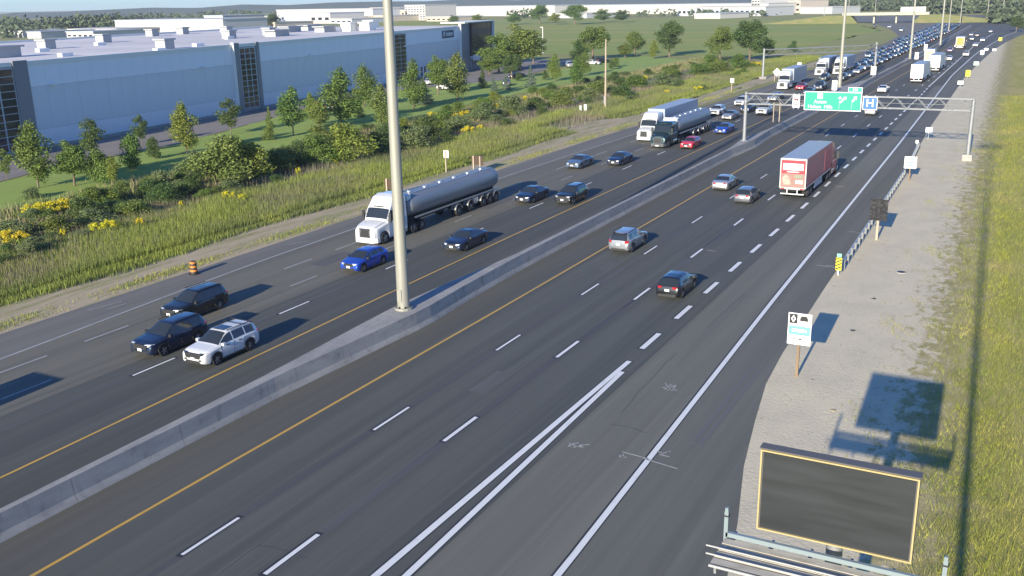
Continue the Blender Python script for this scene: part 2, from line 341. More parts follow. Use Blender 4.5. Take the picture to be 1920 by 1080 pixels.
ys = np.linspace(Y0, 560, 200); bb = MB(); v = [(xPE(y)-.25+float(rng.normal(0, .06)), y, -.006) for y in ys]+[(40, y, -.006) for y in ys]; k = len(ys)
bb.add(v, [(i, k+i, k+i+1, i+1) for i in range(k-1)]); struct(bb.build('gravel_verge', verge_material()))

# ---------------------------------------------------------------- median barrier (segments are its parts)
BARY = [-30, 10, 20, 36, 44, 48.4, 50, 55, 60, 64, 80, 122, 127, 131.5, 136, 142, 185, 196, 206, 212, 222, 232, 262, 268, 274, 290, 302, 310, 320, 440, 600]
BARE = [-33.8,-33.8,-33.8,-33.7,-33.25,-33.0,-33.0,-33.3,-33.5,-33.6,-33.68,-33.7,-33.4,-33.2,-33.4,-33.7,-33.7,-33.4,-33.2,-33.2,-33.4,-33.8,-34,-34,-34,-34.2,-34,-33.8,-34.2,-35.2,-37.5]
BARW = [-34.1,-34.1,-34.1,-34.35,-34.75,-34.95,-34.95,-34.7,-34.3,-34.1,-34.05,-34.1,-34.5,-34.9,-34.5,-34.1,-34.3,-35.4,-36.8,-36.8,-35.6,-34.5,-34.6,-35,-34.6,-34.8,-35,-35.6,-35,-35.8,-38.1]
barrier = thing('median_barrier', 'long grey concrete median barrier dividing the two carriageways', 'barrier', (0, 0, 0))
def bar_seg(y0, y1):
    ys = [y0]+[y for y in BARY if y0 < y < y1]+[y1]; v = []; f = []
    for y in ys:
        e, w = np.interp(y, BARY, BARE), np.interp(y, BARY, BARW)
        v += [(e+.26,y,0),(e+.22,y,.09),(e+.10,y,.30),(e,y,1.06),(w,y,1.06),(w-.10,y,.30),(w-.22,y,.09),(w-.26,y,0)]
    for i in range(len(ys)-1):
        f += [(8*i+j, 8*i+j+1, 8*(i+1)+j+1, 8*(i+1)+j) for j in range(7)]
    f += [tuple(range(8)), tuple(range(8*len(ys)-1, 8*len(ys)-9, -1))]
    return MB().add(v, f).build('barrier_segment', M_CONCD, barrier)
y = -30.0
while y < 600:
    st = 5.95 if y < 150 else 24.0
    bar_seg(y, y+st-.025); y += st
# ---------------------------------------------------------------- trees and plants
M_LEAF = {
 'green': mat('leaf_green', (0.111, 0.185, 0.033), .7, island=.45, trans=.3, n1=((.5,.5,.5), (0.157, 0.220, 0.042), .4, .65)),
 'yellow': mat('leaf_yellow_green', (0.199, 0.245, 0.037), .7, island=.4, trans=.3, n1=((.5,.5,.5), (0.143, 0.207, 0.035), .4, .65)),
 'dark': mat('leaf_dark_green', (0.064, 0.111, 0.026), .7, island=.4, trans=.2, n1=((.5,.5,.5), (0.087, 0.136, 0.032), .4, .65)),
 'blue': mat('needle_blue_green', (0.115, 0.163, 0.115), .7, island=.4, trans=.12),
 'olive': mat('leaf_olive', (0.146, 0.195, 0.040), .7, island=.45, trans=.25, n1=((.5,.5,.5), (0.180, 0.183, 0.050), .46, .68)),
 'tan': mat('leaf_tan', (.165, .125, .070), .8, island=.4, trans=.2),
 'gold': mat('goldenrod_bloom', (.60, .52, .02), .7, island=.3, trans=.2),
 'grey': mat('leaf_grey_green', (0.140, 0.185, 0.068), .8, island=.45, trans=.2, n1=((.6,.6,.6), (0.171, 0.179, 0.080), .46, .68)),
}
M_BARK = mat('bark', (.17, .13, .095), .9, n1=((6,6,.8), (.11,.085,.06), .4, .7))
def leaf_cloud(blobs, n, size, flat=0.0):
    """blobs: (cx,cy,cz,rx,ry,rz,weight); leaf quads in clumps near the blob shells"""
    w = np.array([q[6] for q in blobs]); pick = rng.choice(len(blobs), n, p=w/w.sum()); B = np.array(blobs)[pick]
    d = rng.normal(size=(n, 3)); d /= np.linalg.norm(d, axis=1)[:, None]
    r = rng.uniform(.25, 1.0, n)**.45
    nr = 1+.34*np.sin(d[:, 0]*7+B[:, 0]*5)*np.cos(d[:, 2]*6+B[:, 2]*3)
    c = B[:, :3]+d*B[:, 3:6]*(r*nr)[:, None]
    nrm = d*.7+rng.normal(size=(n, 3))*.7+np.array([0, 0, .25]); nrm /= np.linalg.norm(nrm, axis=1)[:, None]
    t = np.cross(nrm, rng.normal(size=(n, 3))); t /= np.linalg.norm(t, axis=1)[:, None]; bt = np.cross(nrm, t)
    s = size*rng.uniform(.55, 1.25, n)[:, None]
    v = np.stack([c-t*s, c+bt*s*.55, c+t*s, c-bt*s*.55], 1).reshape(-1, 3)
    return v, np.arange(4*n).reshape(n, 4)
def crown_blobs(kind):
    bl = []
    if kind == 'pear':      # upright oval, unit height, trunk bare for 0.16
        for i_ in range(20):
            z = .18+.75*i_/19; q = math.sin(math.pi*min(1, (z-.12)/.88)**.7); a = random.uniform(0, 6.28); rr = .15*q*random.uniform(.3, 1)
            bl.append((rr*math.cos(a), rr*math.sin(a), z, .115*q+.04, .115*q+.04, .12, q+.2))
    elif kind == 'broad':
        for _ in range(22):
            z = random.uniform(.24, .90); q = math.sin(math.pi*((z-.1)/.9)**.85); a = random.uniform(0, 6.28); rr = .30*q*random.uniform(.3, 1)
            bl.append((rr*math.cos(a), rr*math.sin(a), z, .12*q+.05, .12*q+.05, .09, q+.2))
    elif kind == 'spruce':
        for i in range(20):
            z = .05+.93*i/19; q = 1-z; a = random.uniform(0, 6.28); rr = .10*q
            bl.append((rr*math.cos(a), rr*math.sin(a), z, .24*q+.015, .24*q+.015, .05, q+.08))
    elif kind == 'bush':
        for _ in range(20):
            z = random.uniform(.12, .82); q = math.cos(z*1.3); a = random.uniform(0, 6.28); rr = .42*q*random.uniform(.2, 1)
            bl.append((rr*math.cos(a), rr*math.sin(a), z, .20*q+.05, .20*q+.05, .15, q))
    elif kind == 'sparse':
        for i_ in range(18):
            z = .27+.66*i_/17; q = math.sin(math.pi*min(1, (z-.2)/.8)**.8); a = random.uniform(0, 6.28); rr = .17*q*random.uniform(.4, 1)
            bl.append((rr*math.cos(a), rr*math.sin(a), z, .095*q+.035, .095*q+.035, .085, q+.2))
    return bl
TREES = {}
def tree_mesh(kind, var):
    key = (kind, var)
    if key in TREES: return TREES[key]
    n = {'pear': 5200, 'broad': 9000, 'spruce': 4200, 'bush': 5200, 'sparse': 2800}[kind]
    size = {'pear': .017, 'broad': .018, 'spruce': .018, 'bush': .026, 'sparse': .020}[kind]
    v, f = leaf_cloud(crown_blobs(kind), n, size)
    o = fast('crown', v, f, M_LEAF['green']); me = o.data; bpy.data.objects.remove(o)
    tb = MB(); h = {'pear': .85, 'broad': .75, 'spruce': .95, 'bush': .6, 'sparse': .85}[kind]
    r0 = {'pear': .012, 'broad': .022, 'spruce': .014, 'bush': .016, 'sparse': .010}[kind]
    tb.tube((0,0,-.01), (.01,0,h*.5), r0, r0*.65, 7); tb.tube((.01,0,h*.5), (0,.01,h), r0*.65, r0*.2, 6)
    for i in range(7):
        a = i*2.4; z = .2+.09*i*h; l = .20 if kind != 'spruce' else .12
        tb.tube((.004,0,z), (l*math.cos(a), l*math.sin(a), z+.13), r0*.4, r0*.1, 4)
    TREES[key] = (me, tb.mesh('trunk', 60)); return TREES[key]
def plant(name, kind, px, py, ytop, leaf, label, cat='tree', group=None, wide=1.0, var=None, pos=None, h=None):
    p = np.array(pos) if pos is not None else W(px, py); h = h or hgt(px, py, ytop)
    t = thing(name, label, cat, (p[0], p[1], -.02), random.uniform(0, 6.28), group)
    cm, tm = tree_mesh(kind, random.randrange(3) if var is None else var)
    t.scale = (h*wide, h*wide, h)
    ob('trunk', tm, M_BARK, t); ob('crown', cm, M_LEAF[leaf], t); return t
# (kind, base x, base y, top y, leaf, wide) – lawn trees, left to right
LAWN = [('sparse',14,338,284,'olive',1.0),('pear',72,352,240,'green',1.25),('broad',140,348,268,'green',1.15),('sparse',175,300,228,'dark',1.3),('bush',190,345,272,'green',.75),
 ('sparse',215,352,297,'yellow',1.0),('bush',252,318,252,'green',.65),('sparse',266,272,220,'dark',1.2),('bush',290,298,258,'dark',.7),('pear',350,288,202,'yellow',1.3),('sparse',433,252,190,'dark',1.5),
 ('spruce',508,262,207,'olive',.9),('sparse',550,254,172,'green',1.5),('pear',583,222,178,'yellow',1.2),('bush',598,236,190,'olive',.9),('pear',640,235,140,'green',1.6),('pear',685,200,130,'green',1.5),('spruce',612,206,168,'blue',1.1),
 ('pear',716,236,165,'olive',1.3),('spruce',675,220,180,'dark',1.1),('pear',776,204,122,'green',1.2),('spruce',796,196,150,'blue',1.3),('broad',822,178,108,'green',.95),('pear',858,190,108,'olive',1.35),
 ('spruce',925,170,145,'blue',1.2),('spruce',948,168,142,'blue',1.2),('spruce',905,165,130,'dark',1.1),('bush',972,152,134,'dark',.8),('spruce',995,163,128,'blue',1.25),('bush',1022,150,132,'dark',.8),('pear',1040,152,106,'yellow',1.2),
 ('pear',1080,162,112,'green',1.2),('pear',1096,142,100,'green',1.2),('bush',1147,130,112,'dark',.8),('bush',1155,126,108,'green',.9),('pear',1225,110,78,'yellow',1.2)]
KD = {'sparse':'thin open','pear':'upright oval','broad':'bushy full','bush':'low dense','spruce':'conical'}
LC = {'green':'green','yellow':'yellowish','dark':'dark green','olive':'olive','blue':'blue-green'}
LAWN = [(k, x, yb, yb-(yb-yt)*1.12, lf, wd_*1.02) for (k, x, yb, yt, lf, wd_) in LAWN]
for i, (k, x, yb, yt, lf, wd_) in enumerate(sorted(LAWN, key=lambda q: q[1])):
    nm = {'spruce':'spruce_tree','bush':'lawn_shrub'}.get(k, 'lawn_tree')
    plant(nm, k, x, yb, yt, lf, f'{KD[k]} {LC[lf]} {"shrub" if k=="bush" else "tree"} on the lawn by the warehouse, {ordw(i)} from left', 'shrub' if k=='bush' else 'tree', 'trees and shrubs on the warehouse lawn', wd_)
BUSH = [('bush',425,345,262,'olive',1.15),('bush',468,338,272,'yellow',1.0),('bush',360,372,330,'dark',1.1),('bush',315,385,345,'dark',1.3),('bush',255,408,372,'olive',1.5),('bush',520,322,282,'olive',1.4),('bush',600,310,258,'green',1.1),('bush',560,300,262,'dark',1.2),
 ('bush',655,305,238,'yellow',1.1),('bush',715,290,240,'dark',1.2),('bush',780,282,235,'grey',1.3),('bush',800,262,222,'dark',1.4),('bush',860,246,215,'grey',1.6),('bush',905,226,196,'grey',1.4),('bush',835,226,200,'green',1.4),('bush',960,215,182,'grey',1.5),('bush',1005,205,180,'dark',1.5),
 ('bush',1050,200,172,'olive',1.6),('bush',1105,192,168,'grey',1.4),('bush',1165,185,158,'dark',1.5),('bush',1120,176,150,'olive',1.6),('bush',1195,165,142,'green',1.7),('bush',1245,165,140,'grey',1.6),('bush',1260,146,124,'olive',1.6),('bush',1310,142,118,'green',1.5),('bush',1350,138,112,'olive',1.5),('bush',1385,130,104,'green',1.4),('bush',1330,126,104,'green',1.5),('bush',60,372,350,'grey',1.5),('bush',20,445,410,'grey',1.7),('bush',110,440,405,'olive',1.9),('bush',180,425,395,'grey',1.9)]
LOWB0 = [(0,505),(300,415),(450,372),(620,325),(760,297),(900,252),(1000,226),(1160,203),(1300,174),(1420,150)]; LOWB = [(0,470),(300,385),(450,345),(620,305),(760,280),(900,238),(1000,213),(1160,192),(1300,165),(1420,143)]; UPB = [(0,428),(213,368),(440,303),(640,255),(760,228),(900,192),(1100,152),(1290,116),(1420,112)]
BUSH = [(k, x, yb, yb-(yb-yt)*1.18, lf, wd_*1.2) for (k, x, yb, yt, lf, wd_) in BUSH]
for _ in range(64):
    x = 150+1270*random.random()**.9; t_ = random.uniform(.05, .95); yb = np.interp(x, *zip(*LOWB))*(1-t_)+np.interp(x, *zip(*UPB))*t_
    p = W(x, yb); h = random.uniform(1.3, 2.6)*(1.25 if 300 < x < 760 else 1); BUSH.append(('bush', x, yb, PX((p[0], p[1], h))[1], random.choice(['dark','green','grey','green','dark','yellow','green','olive']), random.uniform(1.2, 1.9)))
for i, (k, x, yb, yt, lf, wd_) in enumerate(sorted(BUSH, key=lambda q: q[1])):
    plant('wild_shrub', k, x, yb, yt, lf, f'wild {dict(LC, grey="greyish")[lf]} shrub in the ditch beyond the westbound shoulder, {ordw(i)} from left', 'shrub', 'wild shrubs along the ditch', wd_)
FART = [('broad',935,135,62,'green',1.2),('broad',975,132,45,'olive',1.2),('broad',1000,120,62,'dark',1.1),('broad',918,140,98,'green',1.2),('broad',960,148,100,'dark',1.0),('broad',1112,112,48,'olive',1.3),('pear',1085,118,78,'dark',1.5),('broad',1190,104,58,'olive',1.2),('broad',1255,106,38,'dark',1.1),('broad',1172,108,80,'olive',1.2),
 ('broad',1350,116,48,'olive',.95),('broad',1405,116,36,'dark',1.05),('broad',1438,112,70,'green',1.0),('bush',1486,98,76,'dark',.8),('broad',1012,44,8,'green',1.3),('broad',1078,46,8,'green',1.6),('broad',1130,42,16,'green',1.5),('broad',1165,42,18,'dark',1.5),('broad',1040,46,24,'yellow',1.4),('broad',962,46,24,'green',1.6),('broad',895,46,26,'yellow',1.6),
 ('broad',480,52,24,'olive',1.7),('broad',510,52,26,'dark',1.5),('broad',850,46,28,'green',1.6),('broad',1905,60,30,'dark',1.2)]
LOWW = []
for _ in range(90):
    x = 1400*random.random()**1.15; t_ = random.uniform(0, 1); yb = np.interp(x, *zip(*LOWB0))*(1-t_)+np.interp(x, *zip(*UPB))*t_
    p = W(x, yb); h = random.uniform(.8, 1.7); LOWW.append(('bush', x, yb, PX((p[0], p[1], h))[1], random.choice(['dark','green','grey','olive','dark','grey']), random.uniform(1.6, 3.0)))
for i, (k, x, yb, yt, lf, wd_) in enumerate(sorted(LOWW, key=lambda q: q[1])):
    plant('weed_bush', k, x, yb, yt, lf, f'low spreading {dict(LC, grey="greyish")[lf]} weed bush between the tall grass and lawn, {ordw(i)} from left', 'shrub', 'low weed bushes in the ditch', wd_)
FART = [(k, x, yb, yb-(yb-yt)*1.05, lf, wd_*1.2) for (k, x, yb, yt, lf, wd_) in FART]
for i, (k, x, yb, yt, lf, wd_) in enumerate(sorted(FART, key=lambda q: q[1])):
    plant('field_tree', k, x, yb, yt, lf, f'{"dense" if k=="broad" else "narrow"} {LC[lf]} tree by the field beyond the warehouse, {ordw(i)} from left', 'tree', 'trees around the field', wd_)
GOLD = [(95,402,40),(60,408,30),(130,395,34),(30,462,34),(10,456,26),(205,438,28),(185,440,20),(263,430,14),(430,378,18),(455,382,12),(812,222,14),(870,222,22),(855,226,18),(880,252,20),(900,248,14),(700,262,12),(150,412,10),(240,412,8),(290,380,8),(60,440,10),(120,450,9),(160,430,8),(340,395,7),(390,372,8),(560,330,7),(630,312,7),(930,205,8),(985,190,7),(1060,178,7),(1210,150,7),(1270,140,8),(1250,178,7),(790,255,8),(945,236,7),(1150,150,12),(1340,120,10),(1410,128,22),(1425,126,14),(1310,172,12),(330,350,14)]
gme = None
for i, (x, yb, w_) in enumerate(sorted(GOLD)):
    p = W(x, yb); s = w_/1824.*np.linalg.norm(p)*.55
    t = thing('goldenrod_clump', f'clump of yellow goldenrod in bloom in the ditch, {ordw(i)} from left', 'plant', (p[0], p[1], -.03), random.uniform(0, 6.28), 'goldenrod clumps in bloom')
    if gme is None:
        bl = [(random.uniform(-.8,.8), random.uniform(-.8,.8), random.uniform(.5,1.0), .24, .24, .16, 1) for _ in range(14)]
        v, f = leaf_cloud(bl, 1300, .055); o = fast('flower_heads', v, f, M_LEAF['gold']); g1 = o.data; bpy.data.objects.remove(o)
        bl = [(random.uniform(-.8,.8), random.uniform(-.8,.8), random.uniform(.15,.7), .35, .35, .3, 1) for _ in range(14)]
        v, f = leaf_cloud(bl, 1300, .07); o = fast('foliage', v, f, M_LEAF['yellow']); g2 = o.data; bpy.data.objects.remove(o); gme = True
    t.scale = (s*1.3, s*1.3, min(1.9, .9+s*.35))
    ob('flower_heads', g1, M_LEAF['gold'], t); ob('foliage', g2, M_LEAF['yellow'], t)

def blades(name, X, Y, h, w, m, lean=.35):
    n = len(X); a = rng.uniform(0, 6.28, n); la = rng.uniform(0, 6.28, n); hh = h*rng.uniform(.5, 1.15, n); ll = hh*lean*rng.uniform(.1, 1, n)
    b0 = np.stack([X-np.cos(a)*w, Y-np.sin(a)*w, np.full(n, -.05)], 1); b1 = np.stack([X+np.cos(a)*w, Y+np.sin(a)*w, np.full(n, -.05)], 1)
    tp = np.stack([X+np.cos(la)*ll, Y+np.sin(la)*ll, hh], 1)
    v = np.stack([b0, b1, tp], 1).reshape(-1, 3)
    return struct(fast(name, v, np.arange(3*n).reshape(n, 3), m), 'stuff')
M_BL1 = mat('tall_grass_blades', (0.268, 0.305, 0.060), .8, island=.5, trans=.35, n1=((.10,.06,1), (0.188, 0.214, 0.073), .42, .6), n2=((.25,.2,1), (0.333, 0.342, 0.073), .52, .75))
M_BL2 = mat('dry_reed_plumes', (0.281, 0.231, 0.157), .85, island=.45, trans=.3, n1=((.12,.08,1), (0.215, 0.207, 0.141), .42, .6))
M_BL3 = mat('verge_grass_blades', (0.360, 0.347, 0.058), .8, island=.4, trans=.35, n1=((.35,.12,1), (0.246, 0.284, 0.046), .42, .6), n2=((.2,.2,1), (0.432, 0.353, 0.117), .52, .70))
n = 300000; yy = 30+300*rng.uniform(0, 1, n)**1.7
xx = -62.0-13.5*rng.uniform(0, 1, n)**1.15-np.sin(yy*.21)*.5+rng.normal(0, .3, n); mk = ~((yy > 137) & (yy < 156) & (xx > -70))
hh = np.where(xx > -63.4, .45, .85)*(1+.3*np.sin(yy*.35+xx*.5)*np.sin(yy*.11))
blades('tall_grass', xx[mk], yy[mk], hh[mk], .026, M_BL1)
n = 90000; yy = 30+280*rng.uniform(0, 1, n)**1.6; xx = -64.5-16*rng.uniform(0, 1, n)
kx = (np.sin(xx*.45+1)*np.sin(yy*.17)+rng.normal(0, .5, n)) > -.1
blades('dry_weeds', xx[kx], yy[kx], 1.0, .022, M_BL2, .2)
n = 26000; yy = 30+290*rng.uniform(0, 1, n)**1.5; xx = -79.0-12*rng.uniform(0, 1, n)-yy*.03
blades('ditch_weeds', xx, yy, .9, .06, mat('ditch_weed_blades', (0.192, 0.212, 0.077), .85, island=.5, trans=.3, n1=((.08,.08,1), (0.288, 0.232, 0.134), .45,.6)), .5)
n = 120000; yy = 24+190*rng.uniform(0, 1, n)**1.6; xx = (-.6-yy*.026)+16*rng.uniform(0, 1, n)**1.2+rng.normal(0, .9, n)
blades('verge_grass', xx, yy, .34, .014, M_BL3, 1.0)
n = 46000; yy = 24+150*rng.uniform(0, 1, n)**1.5; xx = -yy*.026+rng.uniform(-6.0, 1.5, n); kx = (np.sin(xx*1.3)*np.sin(yy*.9+xx)+np.sin(yy*.33)*.6+rng.normal(0, .45, n)+(xx+yy*.026)*.12) > .45
blades('gravel_weeds', xx[kx], yy[kx], .16, .02, M_BL3, 1.2)
n = 16000; yy = 20+200*rng.uniform(0, 1, n)**1.5; xx = -57.3-1.6*rng.uniform(0, 1, n)+rng.normal(0, .25, n); kx = np.sin(yy*.4)+rng.normal(0, .6, n) > -.3
blades('shoulder_grass', xx[kx], yy[kx], .2, .03, M_BL3, 1.0)
# wood and hedges on the horizon, one mass
bl = []
def woods(x0, y0, x1, y1, n, hlo, hhi):
    for _ in range(n):
        t = random.random(); px = x0+(x1-x0)*t; py = y0+(y1-y0)*t+random.uniform(-1.0, 1.0); p = W(px, py); h = random.uniform(hlo, hhi); rr = h*random.uniform(.5, .9)
        bl.append((p[0], p[1], h*.5, rr, rr, h*.5, rr*rr))
woods(0, 64, 240, 58, 70, 9, 15); woods(0, 72, 110, 64, 25, 5, 9); woods(1450, 22, 1760, 18, 110, 9, 14); woods(1730, 26, 1960, 22, 120, 12, 18); woods(1500, 14, 1960, 6, 60, 10, 16)
woods(240, 44, 520, 32, 50, 8, 13); woods(510, 40, 700, 36, 26, 6, 9); woods(960, 34, 1010, 32, 10, 7, 10); woods(1170, 32, 1480, 30, 30, 5, 8); woods(1860, 44, 1960, 40, 30, 7, 12)
v, f = leaf_cloud(bl, 26000, 2.1); struct(fast('distant_woods', v, f, mat('distant_leaf', (0.088, 0.122, 0.061), .85, island=.35, trans=.15)), 'stuff')
# low hills behind everything
M_HILL = mat('far_hill', (0.090, 0.112, 0.090), .95, n1=((.01,.01,.01), (0.068, 0.090, 0.068), .4, .7))
def hill(x0, x1, ytop, dist):
    pts = []; n = 24
    bb = MB(); top = []; bot = []; back = []
    for i in range(n+1):
        px = x0+(x1-x0)*i/n; d = _F*F_PX+_Rt*(px-960)+_Up*(540-(ytop+6)); d = d/np.linalg.norm(d[:2]); g = d[:2]*dist
        z = 2+abs(math.sin(i*1.3))*6+14*math.sin(math.pi*i/n)**.6
        bot.append((g[0], g[1], -1)); top.append((g[0]*1.06, g[1]*1.06, z)); back.append((g[0]*1.25, g[1]*1.25, -1))
    k = n+1; bb.add(bot+top+back, [(i, i+1, k+i+1, k+i) for i in range(n)]+[(k+i, k+i+1, 2*k+i+1, 2*k+i) for i in range(n)])
    struct(bb.build('hills', M_HILL, None, 40))
hill(-60, 2000, 10, 2300)

# ---------------------------------------------------------------- warehouse
M_PAN1 = mat('cladding_white_band', (0.780, 0.802, 0.835), .4, n1=((.2,.2,.2), (0.733, 0.757, 0.791), .4, .7))
M_PAN2 = mat('cladding_grey_band', (0.624, 0.651, 0.676), .4, n1=((.2,.2,.2), (0.576, 0.606, 0.633), .4, .7))
M_PAN3 = mat('cladding_base_band', (0.702, 0.727, 0.762), .4, n1=((.2,.2,.2), (0.655, 0.681, 0.719), .4, .7))
M_DGREY = mat('dark_grey_cladding', (.20, .205, .215), .5)
M_ROOF = mat('roof_membrane', (0.630, 0.599, 0.588), .9, n1=((.05,.02,.1), (0.526, 0.504, 0.504), .4, .65), n2=((.5,.5,.5), (0.714, 0.683, 0.672), .5, .8), spec=.2)
M_CREAM = mat('cream_coping', (.74, .73, .68), .6)
M_PANE = mat('dark_window_glass', (.018, .020, .034), .08, spec=.8)
M_MULL = mat('aluminium_mullion', (.42, .45, .48), .45, .2)
M_RTU = mat('rooftop_unit_paint', (.34, .35, .36), .6)
A = np.array([-127.7, 91.0]); sl = -.1344; WU = np.array([sl, 1.0]); WLEN = np.linalg.norm(WU); WU /= WLEN
wn = np.array([WU[1], -WU[0]])       # towards the road
def wallhit(px, py):
    d = _F*F_PX+_Rt*(px-960)+_Up*(540-py); t = ((A-0)@wn)/(d[:2]@wn); q = _O+d*t
    return (q[:2]-A)@WU, q[2]
wh = thing('warehouse', 'huge pale blue-grey metal-clad warehouse with flat roof', 'building', (A[0], A[1], 0), math.atan2(WU[1], WU[0]))
# local: x along wall (away from camera), y = left = away from the road
WS0, WS1, WH = -60.0, wallhit(917, 60)[0], 12.7
uA = (wallhit(0, 200)[0]-8, wallhit(45, 200)[0]-.2); uG = (wallhit(441, 150)[0], wallhit(481, 150)[0]); uP = (wallhit(738, 100)[0], wallhit(752, 100)[0]+.5); uE = wallhit(863, 90)[0]
uLP = wallhit(60, 200)[0]
MB().box(WS0, WS1-.3, .12, 78, 0, WH-.6).build('wall_core', M_DGREY, wh)
MB().box(WS0, WS1-.3, .9, 78.2, WH-.6, WH-.45).build('roof', M_ROOF, wh)
MB().box(WS0, WS1, -.14, .5, WH-.6, WH).build('parapet', M_CREAM, wh)
MB().box(WS0, WS1, 77.6, 78.3, WH-.45, WH).build('parapet', M_CREAM, wh)
pw = 3.05; pm = {}
for (z0, z1, m) in ((.5, 2.9, M_PAN3), (2.93, 9.0, M_PAN2), (9.03, WH-.6, M_PAN1)):
    pm[z0] = MB().box(0, pw-.02, 0, .11, z0, z1).mesh('wall_panel'); pm[z0].materials.append(m)
u = WS0+1
while u < uE-pw*.6:
    skip = any(a-pw*.55 < u < b_-pw*.45 for a, b_ in (uA, (uG[0], uG[1]), uP))
    if not skip:
        for z0, me in pm.items():
            o = ob('wall_panel', me, None, wh); o.location = (u, random.uniform(-.006, .006), 0)
    u += pw
MB().box(WS0, WS1, -.06, .11, 0, .48).build('concrete_base', M_CONC, wh)
def glass_strip(u0, u1, z0, z1, nx, nz, frame=M_MULL, proud=.25):
    fr = MB().box(u0-.25, u1+.25, -proud+.06, .1, z0, z1).build('window_frame', frame, wh)
    dw, dz = (u1-u0)/nx, (z1-z0-.3)/nz
    me = MB().box(.17, dw-.17, 0, .05, .06, dz-.06).mesh('window_pane'); me.materials.append(M_PANE)
    for i in range(nx):
        for j in range(nz):
            o = ob('window_pane', me, None, fr); o.location = (u0+i*dw, -proud, z0+.15+j*dz)
glass_strip(uA[0], uA[1]-1.0, .4, WH-.7, 4, 11)
MB().box(uA[1]-.9, uLP, -.35, .1, 0, WH+.15).build('pilaster', M_DGREY, wh)
glass_strip(uG[0]+1.9, uG[1], .5, WH-.7, 3, 11)
MB().box(uG[0], uG[0]+1.6, -.4, .1, 0, WH+.2).build('pilaster', M_DGREY, wh); MB().box(uG[0]-.28, uG[0]-.02, -.55, .1, 0, WH+.3).build('cream_fin', M_CREAM, wh)
MB().box(uG[1]+.4, uG[1]+1.4, -.3, .1, 0, WH+.1).build('pilaster', M_DGREY, wh)
glass_strip(uP[0]+.5, uP[1]+2, .5, WH-.7, 2, 11); MB().box(uP[0]-.4, uP[0]-.1, -.55, .1, 0, WH+.3).build('cream_fin', M_CREAM, wh)
# office corner: dark glass box in a pale frame
MB().box(uE-.4, uE-.1, -.6, .1, 0, WH+.6).build('cream_fin', M_CREAM, wh)
MB().box(uE, uE+6.5, -.3, .1, 0, WH+.4).build('pilaster', M_DGREY, wh)
MB().box(uE, WS1+.4, -1.6, 6, WH+.75, WH+1.0).build('office_roof_band', M_CREAM, wh); MB().box(WS1, WS1+.45, -1.6, 1, 2.6, WH+.74).build('office_end_fin', M_CREAM, wh)
fr = MB().box(uE+6.6, WS1-.05, -.9, .1, 4.0, WH+.7).build('window_frame', M_SIGNK, wh)
for i in range(4):
    for j in range(5):
        dw = (WS1-uE-6.9)/4; dz = (WH-3.6)/5
        MB().box(uE+6.7+i*dw, uE+6.7+(i+1)*dw-.12, -1.0, -.88, 4.15+j*dz, 4.15+(j+1)*dz-.12).build('window_pane', M_PANE, fr)
MB().box(uE+6.6, WS1, -1.1, .1, 3.0, 3.9).build('canopy', M_PAN2, wh); MB().box(uE+6.7, uE+12, -1.25, -1.1, 2.6, 4.2).build('white_wall_board', M_SIGNW, wh)
for i in range(9): MB().box(uE+7+i*1.9, uE+7.25+i*1.9, -.5, -.2, 0, 3.0).build('post', M_MULL, wh)
# logo board: dark with pale print
lu, lz = wallhit(829, 68)[0], wallhit(829, 72)[1]; lu2 = wallhit(850, 66)[0]
lb = MB().box(lu, lu2, -.16, -.01, lz, lz+2.0).build('logo_board', mat('navy_board', (.02,.035,.07), .5), wh)
MB().box(lu+.6, lu+1.3, -.19, -.16, lz+.5, lz+1.5).build('logo_mark', M_SIGNW, lb); MB().box(lu+.6, lu+2, -.188, -.16, lz+1.52, lz+1.7).build('logo_mark', M_SIGNW, lb)
MB().box(lu+2.2, lu2-.7, -.19, -.16, lz+1.05, lz+1.35).build('logo_mark', M_SIGNW, lb); MB().box(lu+2.2, lu2-1, -.19, -.16, lz+.6, lz+.85).build('logo_mark', M_SIGNW, lb)
for px in (98, 377, 580, 757):
    u0, z0 = wallhit(px, {98:158, 377:126, 580:103, 757:86}[px]); MB().box(u0-.5, u0+.5, -.55, 0, z0-.1, z0+.15).build('wall_lamp', M_SIGNW, wh)
for px, py in ((791,140),(797,138)):
    u0, z0 = wallhit(px, py); MB().box(u0-.5, u0+.5, -.03, .02, .5, 3.0).build('door', M_DARK, wh)
# rooftop units by pixel on the roof plane
def wl(p): q = np.array(p[:2])-A; return q@WU, -(q@wn)
def rtu(px, py, w, d, h, m=M_RTU):
    u0, v0 = wl(W(px, py, WH-.45)); r = MB().box(u0-w/2, u0+w/2, v0-d/2, v0+d/2, WH-.45, WH-.45+h).build('rooftop_unit', m, wh)
    MB().box(u0-w*.62, u0+w*.62, v0-d*.6, v0+d*.6, WH-.45+h, WH-.15+h).build('unit_hood', m, r)
for px, py in ((88,92),(195,80),(310,92),(286,68),(343,64),(425,62),(505,66),(430,72)): rtu(px, py, 2.6, 2.2, 1.6)
for px, py in ((655,58),(690,57),(697,52)): rtu(px, py, 4, 3, 2.0, M_CREAM)
for px, py in ((520,68),(545,60),(580,57),(610,60)): rtu(px, py, 6, 3, 1.3)
for px, py in ((80,97),(188,85),(300,97),(372,87),(430,73),(123,106)):
    u0, v0 = wl(W(px, py, WH-.45)); MB().box(u0-1.2, u0+1.2, v0-.5, v0+.5, WH-.45, WH+.15).build('roof_skylight', M_SIGNW, wh)
rtu(5, 108, 5, 3, 1.6)
for o in [q for q in bpy.data.objects if q.parent == wh]:
    pass

